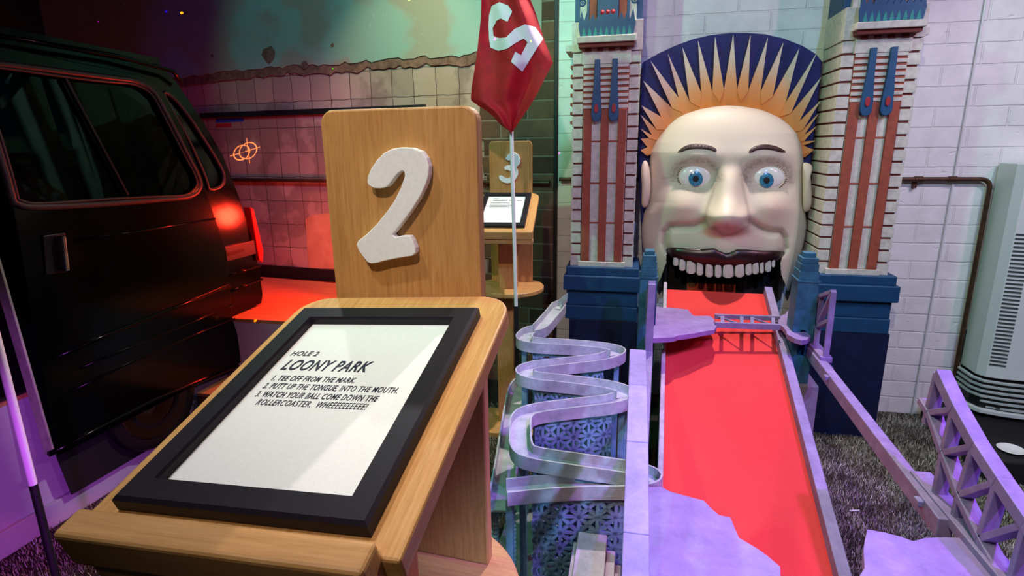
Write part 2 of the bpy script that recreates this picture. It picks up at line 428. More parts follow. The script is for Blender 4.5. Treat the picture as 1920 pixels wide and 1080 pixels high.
for (px, py, r) in ((508, 103, .055), (627, 86, .013), (575, 122, .03), (402, 106, .014)):
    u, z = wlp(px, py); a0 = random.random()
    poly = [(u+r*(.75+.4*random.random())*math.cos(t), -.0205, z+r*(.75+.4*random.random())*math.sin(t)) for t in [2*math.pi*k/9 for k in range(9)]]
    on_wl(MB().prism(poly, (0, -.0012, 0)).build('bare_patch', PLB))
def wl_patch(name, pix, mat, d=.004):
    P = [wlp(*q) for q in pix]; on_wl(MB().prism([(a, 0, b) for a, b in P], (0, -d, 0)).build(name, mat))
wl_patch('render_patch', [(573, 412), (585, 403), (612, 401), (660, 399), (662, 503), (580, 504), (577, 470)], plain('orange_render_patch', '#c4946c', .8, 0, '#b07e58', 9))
wl_patch('colour_strip', [(405, 223), (457, 221), (457, 228), (405, 230)], plain('blue_strip', '#1c3a8c', .6), .002)  # thin flat strip coloured blue on the tiles
wl_patch('colour_strip', [(405, 232), (434, 231), (434, 238), (405, 239)], plain('red_strip', '#a01c22', .6), .002)  # shorter strip below it, coloured red
# rails, skirting
def rail(name, px0, px1, py, h, d, mat):
    z = wlp(520, py)[1]; a = wlp(px0, py)[0]; b = wlp(px1, py)[0]
    o = MB().box((a, -d, z-h/2), (b, 0, z+h/2)).build(name, mat, None, bevel=.002); o.matrix_world = MWL
    return tag(o, kind='structure')
rail('trim_1', 380, 800, 212, .035, .03, BLACK)
z_s = wlp(560, 527)[1]
o = MB().box((1.0, -.02, .6), (4.5, 0, .685)).build('trim_2', BLACK); o.matrix_world = MWL; tag(o, kind='structure')
_lt = spot('laser_dots', (-.1, .9, 2.4), (-2.1, 3.5, 1.55), (1, 1, 1), 7000, 62, .2, .001); gobo(_lt, dots)
_em = onp(460, 284, CORN, LN); _lr = spot('laser_rings', (-.9, 1.7, 2.3), _em, (1, .30, .08), 2200, 8, 0, .001); gobo(_lr, rings)
# gap and old conduit in the corner
tag(MB().box((-.475, WY-.016, 0), (-.456, WY+.0, 3.45)).build('trim_3', BLACK), kind='structure')
# stage the van stands on
VA = R(3); VT = Vector((math.sin(VA), math.cos(VA), 0)); VN = Vector((math.cos(VA), -math.sin(VA), 0))
STAGEW = plain('white_painted_stage_board', '#b6b2c0', .5, 0, '#aca8b8', 6)
DECKRED = plain('plywood_stage_deck', '#c08a5a', .6, 0, '#a8744a', 6, 0, .4, stretch=(1, 6, 1))
VB = Vector((-2.34, 1.95, 0))
def vbs(s, z, off=0): return VB + VT*(s-1.95) + VN*off + Vector((0, 0, z))
st = MB(); st.prism([vbs(.3, 0), vbs(2.69, 0), vbs(2.69, .58), vbs(.3, .58)], -VN*.03)
st.prism([vbs(2.69, .0), (-1.02, 2.69, 0), (-1.02, 2.69, .58), vbs(2.69, .58)], (0, .03, 0))
st.box((-1.05, 2.7, 0), (-1.02, 3.42, .58))
tag(st.build('stage_riser', STAGEW), kind='structure')
dk = MB().prism([vbs(.3, .58), vbs(2.69, .58), (-1.02, 2.69, .58), (-1.02, 3.42, .58), CORN+LT*4.0+Vector((0, -.02, .58)), vbs(.3, .58)+Vector((-2.1, 0, 0))], (0, 0, .02))
tag(dk.build('stage_deck', DECKRED), kind='structure')
tag(MB().prism([vbs(.3, 0), vbs(2.4, 0), vbs(2.4, .105), vbs(.3, .105)], VN*.022).build('baseboard_stage', STAGEW, bevel=.003), kind='structure')
STEPW = wood('dark_step_ply', '#5a2c14', '#7a4220', '#8d5430', (.8, 9, 9))
sp_ = thing('wooden_step', 'low wooden step in front of the stage beside the van wheel', 'step', (-1.9, 2.35, 0))
MB().box((-2.24, 2.392, 0), (-1.45, 2.41, .255)).build('riser_board', STEPW, sp_)
MB().box((-2.245, 2.385, .255), (-1.44, 2.69, .275)).build('tread', DECKRED, sp_, bevel=.003)
rebase(sp_, (-1.9, 2.35, 0))

# turf fibres
def turf_mesh():
    V = []; F = []; sh = []
    rnd = random.Random(3)
    def blade(x, y, s):
        a = rnd.uniform(0, 6.28); l = rnd.uniform(.010, .020); b = .0016; t = rnd.uniform(.2, .8)
        dx, dy = math.cos(a)*b, math.sin(a)*b; k = len(V)
        lx, ly = rnd.uniform(-1, 1)*l*t, rnd.uniform(-1, 1)*l*t
        V.extend([(x-dx, y-dy, 0), (x+dx, y+dy, 0), (x+lx+dx*.5, y+ly+dy*.5, l), (x+lx-dx*.5, y+ly-dy*.5, l)])
        F.append((k, k+1, k+2, k+3)); sh.append(s)
    zones = [((.66, 2.10), (1.2, 3.40), 90000), ((-.85, -.40), (1.2, 3.1), 12000), ((-2.33, -.8), (.9, 2.4), 26000), ((-.4, .1), (1.0, 2.3), 4000)]
    for (x0, x1), (y0, y1), n in zones:
        for _ in range(n):
            x, y = rnd.uniform(x0, x1), rnd.uniform(y0, y1)
            s = min(1, max(0, rnd.gauss(.45, .3)+.35*noise.noise(Vector((x*9, y*9, 0)))))
            blade(x, y, s)
    me = bpy.data.meshes.new('artificial_turf'); me.from_pydata(V, [], F)
    at = me.attributes.new('shade', 'FLOAT', 'FACE'); at.data.foreach_set('value', sh)
    me.materials.append(turf()); o = bpy.data.objects.new('artificial_turf', me); COL.objects.link(o)
    tag(o, 'short brown and grey artificial turf covering the floor', 'turf', kind='stuff')
turf_mesh()

# ================================================================== LECTERNS
def lectern(name, label, org, ang, zdisc, ztop, zdesk_b, zdesk_f, twist, digit, sc=1, axes=None, dx=(-.160, .160), lipx=(-.164, .164), LL=None):
    """org: board centre on plan; local x right, y away, z up"""
    root = thing(name, label, 'sign stand', (org[0], org[1], 0), None, ang)
    W = .118*sc
    bd = rrect(-W, zdisc, W, ztop, .02, 6, (1, 1, 0, 0))
    MB().prism([(a, 0, b) for a, b in bd], (0, .022, 0)).build('backboard', WOODV, root, bevel=.003)
    num = MB().prism([(a, -.0005, b) for a, b in digit], (0, -.013, 0)).build('number', WHITE_NUM, root, bevel=.0012)
    # sloped desk
    y0, y1 = -.012, -.40*sc
    slope = math.atan2(zdesk_b-zdesk_f, y0-y1); L = math.hypot(zdesk_b-zdesk_f, y0-y1)
    X = Vector((math.cos(twist), 0, math.sin(twist))); Yv = Vector((0, math.cos(slope), math.sin(slope))); Yv = (Yv-X*Yv.dot(X)).normalized(); Z = X.cross(Yv)
    T = Matrix((X, Yv, Z)).transposed().to_4x4(); T.translation = Vector((0, y0, zdesk_b))
    if axes:
        X, Yv = Vector(axes[0]).normalized(), Vector(axes[1]); Yv = (Yv-X*Yv.dot(X)).normalized(); Z = X.cross(Yv)
        T = Matrix((X, Yv, Z)).transposed().to_4x4(); T.translation = Vector((0, y0, zdesk_b)); T = T @ Matrix.Rotation(R(2.2), 4, 'Z')
    if LL: L = LL
    o = MB().prism([(a, b, 0) for a, b in rrect(dx[0]*sc, -L, dx[1]*sc, .006, .045, 7, (1, 1, 0, 0))], (0, 0, -.024)).build('desk', WOODY, root, bevel=.003); o.matrix_local = T
    la, lb = lipx[0]*sc, lipx[1]*sc
    lip = MB().prism([(la, -L+.004, -.024), (lb, -L+.004, -.024), (lb, -L+.004, .018), (la, -L+.004, .018)], (0, -.030, 0)).build('lip', WOODX, root, bevel=.005, seg=3); lip.matrix_local = T
    lip2 = MB().box((la+.012, -L-.022, -.052), (lb, -L+.004, -.027)).build('under_batten', WOODX, root, bevel=.005, seg=3); lip2.matrix_local = T
    pz = zdesk_b-.15*math.tan(slope)-.02
    MB().box((-.05*sc, -.165*sc, zdisc), (.05*sc, -.105*sc, pz-.012)).build('front_post', WOODV, root, bevel=.003)
    MB().lathe([(0, zdisc-.026), (.185*sc, zdisc-.026), (.19*sc, zdisc-.02), (.19*sc, zdisc-.004), (.186*sc, zdisc), (0, zdisc)], (0, -.09*sc, 0), 56).build('round_shelf', WOODX, root)
    MB().box((-.075*sc, -.11*sc, .03), (.02*sc, -.05*sc, zdisc-.026)).build('lower_post', WOODV, root, bevel=.003)
    MB().prism([(a, b, 0) for a, b in rrect(-.19*sc, -.26*sc, .19*sc, .06*sc, .05, 6)], (0, 0, .03)).build('foot', WOODX, root, bevel=.003)
    return root, T, L
# stand of hole 2
PbO = Vector((-.324, .757, 0)); PbA = R(-4.3)
bx = Vector((math.cos(PbA), math.sin(PbA), 0)); bn = Vector((-bx.y, bx.x, 0))
def bloc(px, py, off=0): p = onp(px, py, PbO-bn*off, bn); return ((p-PbO).dot(bx), p.z)
C3 = 939/400
two = [(302, 425), (305, 400), (320, 365), (345, 328), (375, 298), (410, 280), (450, 273), (500, 275), (540, 290), (563, 320), (574, 355), (572, 395), (560, 435), (535, 490), (500, 545), (460, 600), (432, 635), (412, 658), (425, 669), (455, 663), (488, 663), (502, 685), (514, 715), (514, 738), (500, 751), (470, 755), (430, 762), (380, 772), (345, 782), (320, 785), (302, 778), (280, 750), (262, 722), (255, 700), (262, 685), (300, 655), (345, 610), (385, 560), (420, 510), (450, 450), (467, 400), (465, 380), (455, 377), (435, 390), (420, 408), (400, 435), (385, 448), (360, 454), (330, 452), (308, 440)]
dig2 = [bloc(560+a/C3, 160+b/C3, .013) for a, b in two]
L2, T2, LL2 = lectern('lectern', 'near wooden sign stand bearing a white number 2 and a framed hole sheet', PbO, PbA, .885, 1.590, 1.3245, 1.222, 0, dig2, 1, ((.99867, -.0004, .0516), (-.0135, .9630, .2691)), (-.158, .166), (-.150, .150), .405)
# stand of hole 3
P3 = Vector((-.637, 2.95, 0)); A3 = R(4)
b3x = Vector((math.cos(A3), math.sin(A3), 0)); b3n = Vector((-b3x.y, b3x.x, 0))
three = [(248, 165), (258, 145), (275, 134), (298, 131), (318, 142), (328, 165), (325, 190), (308, 209), (315, 228), (316, 250), (305, 272), (285, 290), (258, 295), (232, 288), (216, 272), (214, 255), (226, 252), (240, 262), (258, 268), (275, 262), (284, 250), (278, 232), (262, 224), (245, 222), (242, 208), (255, 200), (275, 198), (290, 190), (292, 176), (280, 172), (262, 173)]
dig3 = []
for a, b in three:
    p = onp(860+a/2.842, 240+b/2.842, P3-b3n*.013, b3n); dig3.append(((p-P3).dot(b3x), p.z))
L3, T3, LL3 = lectern('lectern', 'far wooden sign stand bearing a white number 3 against the brick pier', P3, A3, .812, 1.556, 1.29, 1.14, 0, dig3, .95)

def framed_sheet(label, lect, T, W, Hh, y_top, fw_, lines, xo=0):
    root = thing('picture_frame', label, 'picture frame')
    root.matrix_world = Matrix.LocRotScale(lect.location, lect.rotation_euler, None) @ T @ Matrix.Translation((xo, y_top, .001))
    # local: x right, y up the slope (0 at top edge), z out of the desk
    t = .016
    m = MB()
    o = [(-W/2, 0), (W/2, 0), (W/2, -Hh), (-W/2, -Hh)]; i = [(-W/2+fw_, -fw_), (W/2-fw_, -fw_), (W/2-fw_, -Hh+fw_), (-W/2+fw_, -Hh+fw_)]
    e = .0035
    o2 = [(a-math.copysign(e, a), b-(e if b > -Hh/2 else -e)) for a, b in o]; i2 = [(a+math.copysign(.002, a), b+(.002 if b > -Hh/2 else -.002)) for a, b in i]
    for k in range(4):
        j = (k+1) % 4
        v = [(*o[k], 0), (*o[j], 0), (*o[k], t-e), (*o[j], t-e), (*o2[k], t), (*o2[j], t), (*i2[k], t), (*i2[j], t), (*i[k], t-.003), (*i[j], t-.003), (*i[k], .004), (*i[j], .004)]
        m.add(v, [(0, 1, 3, 2), (2, 3, 5, 4), (4, 5, 7, 6), (6, 7, 9, 8), (8, 9, 11, 10)])
    m.build('frame', FRAME, root)
    MB().box((-W/2+.004, -Hh+.004, .0), (W/2-.004, -.004, .001)).build('backing_card', BLACK, root)
    sh = MB().box((-W/2+fw_-.004, -Hh+fw_-.004, .001), (W/2-fw_+.004, -fw_+.004, .0045)).build('printed_sheet', PAPER, root)
    for (txt, x, y, size, shear, bold, wd) in lines:
        text_mesh('text_line', txt, size, INK, sh, Matrix.Translation((x, y, .0047)), shear, bold, width=wd, spacing=1.1)
    return root
TXT = [('HOLE 2', -.0945, -.1005, .0135, .22, .0001, .039), ('LOONY PARK', -.0906, -.1292, .0285, .30, .0006, .119),
       ('1. TEE OFF FROM THE MARK.', -.0903, -.1500, .0138, .2, .0001, .112), ('2. PUTT UP THE TONGUE, INTO THE MOUTH.', -.091, -.1645, .0138, .2, .0001, .172),
       ('3. WATCH YOUR BALL COME DOWN THE', -.0912, -.1795, .0138, .2, .0001, .155), ('ROLLERCOASTER.  WHEEEEEEEEEE!', -.0810, -.1930, .0138, .2, 0, .138)]
framed_sheet('black framed hole 2 rule sheet on the near sloping desk', L2, T2, .262, .338, -.050, .028, TXT, .003)
TXT3 = [('HOLE 3', -.07, -.05, .010, .2, .0, .03), ('VINCENT VAN GO', -.07, -.075, .018, .28, .0006, .15)]
f3 = framed_sheet('black framed sheet on the far sloping desk of hole 3', L3, T3, .245, .335, -.02, .025, TXT3, -.01)
lines3 = MB()
for k in range(5):
    lines3.box((-.078, -.095-.013*k, .0046), (.02+.05*((k*7) % 3)/3, -.0935-.013*k, .0049))
    lines3.box((-.078, -.0975-.013*k, .0046), (.02+.05*((k*7) % 3)/3, -.096-.013*k, .0049))
lines3.build('small_print', INK, [c for c in f3.children if c.name.startswith('printed_sheet')][0])

# ================================================================== FLAGS
FY = 2.52
fr = thing('golf_flag', 'red hole flag with a white mirrored numeral on a white pole', 'flag', (0, 0, 0))
pp = ony(966, 440, FY); pxx = pp.x
MB().tube([(pxx, FY, .80), (pxx-.012, FY, 1.6), (pxx-.018, FY, 2.3)], .0085, 12).build('pole', POLE, fr, smooth=True)
MB().tube([(pxx+.006, FY, .0), (pxx, FY, .80)], .0088, 12).build('pole_lower', BLACK, fr, smooth=True)
rowsL = [(0, 130), (60, 128), (110, 124), (170, 117), (230, 110), (290, 100), (340, 92), (390, 88), (415, 122), (435, 156), (460, 182), (490, 208), (505, 230), (514, 247)]
rowsR = [(0, 322), (60, 345), (110, 360), (170, 381), (215, 399), (245, 410), (265, 398), (300, 380), (340, 360), (380, 340), (430, 308), (470, 280), (500, 262), (514, 250)]
def interp(T, y):
    if y <= T[0][0]: return T[0][1]+(y-T[0][0])*.2*(1 if T is rowsR else -.05)
    for (a, b), (c, d) in zip(T, T[1:]):
        if y <= c: return b+(d-b)*(y-a)/(c-a)
    return T[-1][1]
C4 = 831/400
def fold(u, y): return .030*math.sin(u*7.0+y*.006)*(.45+.55*u) + .012*math.sin(u*15-y*.01) - .022
def flagpt(u, v, dz=0):
    y = -220+v*734; a = interp(rowsL, y); b = interp(rowsR, y); x = a+(b-a)*u
    yy = FY-.012+fold(u, y)-dz
    return ony(840+x/C4, y/C4, yy)
MB().grid(lambda u, v: flagpt(u, v), 44, 90).build('cloth', FLAGRED, fr, smooth='all')
cl = fr.children[-1]
md = cl.modifiers.new('thick', 'SOLIDIFY'); md.thickness = .0016; md.offset = 1
mark = [(170, 24), (200, 8), (235, 22), (250, 45), (232, 85), (205, 72), (190, 80), (174, 110), (178, 140), (200, 148), (225, 146), (260, 112), (300, 95), (340, 105), (372, 150), (345, 190), (290, 280), (245, 240), (262, 202), (285, 215), (310, 165), (295, 150), (265, 166), (230, 190), (195, 198), (165, 185), (160, 150), (158, 100), (160, 60)]
def inside(p, poly):
    x, y = p; c = False
    for (a, b), (d, e) in zip(poly, poly[1:]+poly[:1]):
        if (b > y) != (e > y) and x < (d-a)*(y-b)/(e-b)+a: c = not c
    return c
bmk = bmesh.new()
mk = [(p.x, p.y) for p in [Vector((a, b, 0)) for a, b in mark]]
lp = [bmk.verts.new((a, b, 0)) for a, b in mk]; es = [bmk.edges.new((lp[i], lp[(i+1) % len(lp)])) for i in range(len(lp))]
bmesh.ops.triangle_fill(bmk, edges=es, use_beauty=True)
for _ in range(4): bmesh.ops.subdivide_edges(bmk, edges=[e for e in bmk.edges if e.calc_length() > 14], cuts=1); bmesh.ops.triangulate(bmk, faces=bmk.faces)
mv = []
for v in bmk.verts:
    x, y = v.co.x, v.co.y; a, b = interp(rowsL, y), interp(rowsR, y); u = (x-a)/(b-a)
    mv.append(flagpt(u, (y+220)/734, .0045))
bmk.verts.index_update()
MB().add(mv, [tuple(v.index for v in f.verts) for f in bmk.faces]).build('numeral', FLAGWHITE, fr, smooth='all'); bmk.free()
rebase(fr, (pxx, FY, 0))
p = onz(62, 908, .80)
f2 = thing('golf_flag_pole', 'white and black flag pole standing on turf near the purple stage board', 'flag', (0, 0, 0))
MB().tube([(p.x, p.y, .80), (p.x-.004, p.y, 2.0)], .0085, 12).build('pole', POLE, f2, smooth=True)
MB().tube([(p.x, p.y, .0), (p.x, p.y, .80)], .0088, 12).build('pole_lower', BLACK, f2, smooth=True)
rebase(f2, (p.x, p.y, 0))


# ================================================================== VAN
VANB = plain('black_van_paint', '#020203', .16, 0, '#040406', 8, 0, .2)
VANTRIM = plain('dull_van_trim', '#2a2628', .35, .5)
RUBBER = plain('window_rubber', '#3c3636', .38)
VANIN = plain('dark_van_lining', '#120c0c', .8)
CREAMEDGE = plain('cream_door_edge', '#b9c0a8', .5, 0, '#8f9884', 20)
LENS = NT('red_lamp_lens'); LENS.base('#c2140e'); LENS.set(.15); LENS = LENS.m
AMBER = NT('orange_lamp_lens'); AMBER.base('#ff7a3a'); AMBER.set(.2); AMBER = AMBER.m
CHROME = plain('chrome', '#c8c8cc', .12, 1)
def tinted(name, tint, keep):
    m = NT(name); t = m.t; tr = m.n('BsdfTransparent'); tr.inputs[0].default_value = lin(tint)
    gl = m.n('BsdfGlossy'); gl.inputs['Roughness'].default_value = .04; gl.inputs['Color'].default_value = (.4, .4, .4, 1) if keep < .5 else (.8, .8, .8, 1)
    fr_ = m.n('Fresnel'); fr_.inputs[0].default_value = 1.45; mx = m.n('MixShader')
    m.l(fr_.outputs[0], mx.inputs[0]); m.l(tr.outputs[0], mx.inputs[1]); m.l(gl.outputs[0], mx.inputs[2])
    m.l(mx.outputs[0], t.nodes['Material Output'].inputs[0]); return m.m
GLASSDARK = tinted('smoked_glass', '#4a4a58', .2)
GLASSCLEAR = tinted('clear_glass', '#e0dcea', .8)
VP0 = Vector((-2.25, 1.6, 0))
def vsz(px, py): p = onp(px, py, VP0, VN); return ((p-VP0).dot(VT)+1.6, p.z)
def v3(s, z, off=0):
    lean = -.09*max(0, (z-1.25)/.7)**2       # the upper side leans in
    return VP0 + VT*(s-1.6) + VN*(off+lean) + Vector((0, 0, z))
def vpoly(pix): return [vsz(*q) for q in pix]
van = thing('van', 'black van side with smoked window raised on the purple lit stage', 'van', (0, 0, 0))
def vplate(name, mat, outline, holes, off, th, parent=None, bevel=.004):
    m = MB()
    flat = lambda L: [(s, z, 0) for s, z in L]
    m.plate(flat(outline), [flat(h) for h in holes], (0, 0, -th))
    m.v = [tuple(v3(a, b, off+c)) for a, b, c in m.v]
    return m.build(name, mat, parent or van, bevel=bevel)
S0 = 1.635
mainw = smooth_loop([(s, z, 0) for s, z in vpoly([(-2, 338), (8, 368), (35, 384), (75, 388), (200, 382), (300, 374), (352, 369), (371, 355), (372, 335), (350, 285), (318, 205), (303, 172), (275, 152), (220, 144), (100, 128), (0, 116), (-22, 118), (-30, 150), (-20, 240)])], 3)
mainw = [(max(p.x, S0+.045), p.y) for p in mainw]
qw = smooth_loop([(s, z, 0) for s, z in vpoly([(334, 172), (350, 182), (372, 214), (398, 262), (424, 312), (430, 335), (423, 350), (402, 355), (396, 335), (366, 255), (342, 200)])], 3)
qw = [(p.x, p.y) for p in qw]
ztop = 2.0
rear = vpoly([(345, 126), (362, 150), (402, 228), (432, 292), (462, 380), (480, 440), (492, 490), (498, 520), (502, 552)])
s_end = rear[-1][0]
body = [(S0, .60), (S0, ztop), vsz(300, 110)] + rear + [(s_end-.02, .615), (2.62, .60)]
door = [(S0, .335), (S0, 1.93)] + vpoly([(288, 140), (316, 154), (330, 185), (354, 250), (374, 320), (392, 376), (425, 470), (437, 600), (450, 640), (452, 680), (440, 696)])
door = [q for q in door]
door[-1] = (door[-1][0], .335)
def shrink(loop, d):
    c = Vector((sum(a for a, b in loop)/len(loop), sum(b for a, b in loop)/len(loop)))
    return [tuple(c+(Vector(q)-c)*(1-d/max(.05, (Vector(q)-c).length))) for q in loop]
hole_main = shrink(mainw, -.012)
bd = vplate('rear_quarter', VANB, body, [hole_main, qw], -.035, .03)
dr = vplate('sliding_door', VANB, door, [mainw], 0, .03)
def ring(name, loop, r, off, mat, flat=.6):
    m = MB(); m.tube([v3(a, b, off) for a, b in loop], r, 8, closed=True); return m.build(name, mat, van, smooth='all')
ring('window_rubber', mainw, .014, .004, RUBBER)
ring('window_rubber', shrink(mainw, .02), .006, .006, RUBBER)
ring('window_rubber', qw, .009, -.032, RUBBER)
vplate('window_glass', GLASSDARK, shrink(mainw, -.004), [], -.012, .004, bevel=0)
vplate('quarter_glass', GLASSCLEAR, shrink(qw, -.004), [], -.045, .004, bevel=0)
a_, b_ = vsz(142, 146), vsz(238, 366)
MB().bar(v3(*a_, .004), v3(*b_, .004), .012, .014, VN).build('window_divider', VANTRIM, van, bevel=.003)
lt = MB(); P_ = [vsz(334, 182), vsz(342, 180), vsz(353, 196), vsz(355, 212), vsz(350, 217), vsz(342, 205)]
lt.prism([v3(a, b, -.050) for a, b in P_], -VN*.03); lt.build('interior_lamp', AMBER, van, bevel=.003)
# swage lines pressed into the door
def swage(name, pix, r, off=.0):
    P = [vsz(*q) for q in pix]; m = MB(); m.tube([v3(a, b, off) for a, b in P], r, 8); return m.build(name, VANB, dr, smooth='all')
swage('swage_line', [(100, 672), (200, 628), (320, 580), (430, 536)], .010)
swage('swage_line', [(150, 690), (260, 645), (360, 605), (436, 572)], .006)
swage('swage_line', [(130, 735), (260, 672), (360, 630), (440, 598)], .006)
swage('sill_bead', [(92, 852), (180, 806), (290, 750), (400, 704), (446, 686)], .012)
swage('waist_line', [(140, 452), (270, 432), (404, 410)], .005)
# handle
hd = MB().prism([v3(a, b, .002) for a, b in [vsz(78, 442), vsz(120, 436), (vsz(122, 510)), vsz(84, 516)]], VN*.006).build('handle_recess', VANTRIM, van, bevel=.006)
h0, h1 = vsz(96, 444), vsz(128, 514)
MB().bar(v3(vsz(104, 442)[0], vsz(104, 442)[1], .026), v3(vsz(112, 508)[0], vsz(112, 508)[1], .026), .020, .036, VN).build('door_handle', CHROME, van, bevel=.006, seg=3)
# sliding rail and lamp on the rear quarter
rp = vpoly([(426, 464), (485, 450), (487, 476), (429, 492)])
rl = MB().prism([v3(a, b, -.034) for a, b in rp], VN*.014).build('door_rail', RUBBER, van, bevel=.004)
sp2 = vpoly([(432, 474), (462, 466), (463, 472), (433, 481)])
MB().prism([v3(a, b, -.0195) for a, b in sp2], VN*.001).build('rail_slot', BLACK, rl)
tl = MB(); tp = vpoly([(472, 388), (479, 392), (497, 470), (496, 492), (489, 488)])
tl.prism([v3(a, b, -.06) for a, b in tp], VN*.05); tl.build('tail_light', LENS, van, bevel=.005)
for py in (0, 1):
    P = [vsz(*q) for q in ([(436, 518), (498, 498)], [(440, 548), (500, 524)])[py]]
    MB().tube([v3(a, b, -.033) for a, b in P], .008, 8).build('swage_line', VANB, bd, smooth='all')
# cut front edge
MB().prism([v3(S0-.004, .345, .0), v3(S0-.004, 2.0, .0), v3(S0-.004, 2.0, -.05), v3(S0-.004, .345, -.05)], -VT*.010).build('door_edge', CREAMEDGE, van, bevel=.003)
# shell behind: roof, far side, floor
zr = ztop
sh = MB()
sh.prism([v3(S0, zr-.03)+VN*-.02, v3(2.55, zr-.06)+VN*-.02, v3(2.55, zr-.06)-VN*1.55, v3(S0, zr-.03)-VN*1.55], (0, 0, .03)); sh.build('roof', VANB, van)
sh = MB(); sh.prism([v3(S0-.6, .605)-VN*1.5, v3(2.5, .605)-VN*1.5, v3(2.4, 1.95)-VN*1.45, v3(S0-.6, 1.95)-VN*1.45], -VN*.02); sh.build('far_side', VANIN, van)
sh = MB(); sh.prism([v3(S0-.6, .602)-VN*.10, v3(2.95, .602)-VN*.10, v3(2.95, .602)-VN*1.5, v3(S0-.6, .602)-VN*1.5], (0, 0, .012)); sh.build('cabin_floor', VANIN, van)
sh = MB(); sh.prism([v3(2.52, .62)-VN*.06, v3(2.52, .62)-VN*1.48, v3(2.38, 1.93)-VN*1.44, v3(2.38, 1.93)-VN*.12], VT*.02); sh.build('inner_bulkhead', VANIN, van)
sk = MB(); sk.prism([v3(1.69, .112, -.055), v3(2.34, .112, -.055), v3(2.34, .36, -.055), v3(1.66, .36, -.055)], -VN*.004); sk.build('underbody_skirt', plain('black_drape', '#07070c', .7), van)
# roof gutter
gt = MB(); gt.tube([v3(S0, 1.955, .01), v3(2.3, 1.945, .01), v3(vsz(345, 132)[0], vsz(345, 132)[1], .012), v3(vsz(362, 152)[0], vsz(362, 152)[1], .0)], .010, 8); gt.build('roof_gutter', VANB, van, smooth='all')
wc_ = VP0+VT*(2.13-1.6)-VN*.048+Vector((0, 0, .355))
whl = MB().lathe([(.12, -.03), (.20, -.034), (.238, -.028), (.246, -.012), (.246, .012), (.238, .024), (.205, .03), (.19, .022), (.12, .02)], (0, 0, 0), 48, 'x').build('wheel', plain('tyre_rubber', '#0d0c10', .45), van, smooth=True)
whl.matrix_local = Matrix.Translation(wc_) @ Matrix.Rotation(-VA, 4, 'Z')
rm = MB().lathe([(0, .026), (.03, .028), (.05, .016), (.09, .012), (.14, .020), (.185, .028), (.19, .022)], (0, 0, 0), 48, 'x').build('wheel_rim', CHROME, whl, smooth=True)
rebase(van, v3(2.2, .60, -.1))

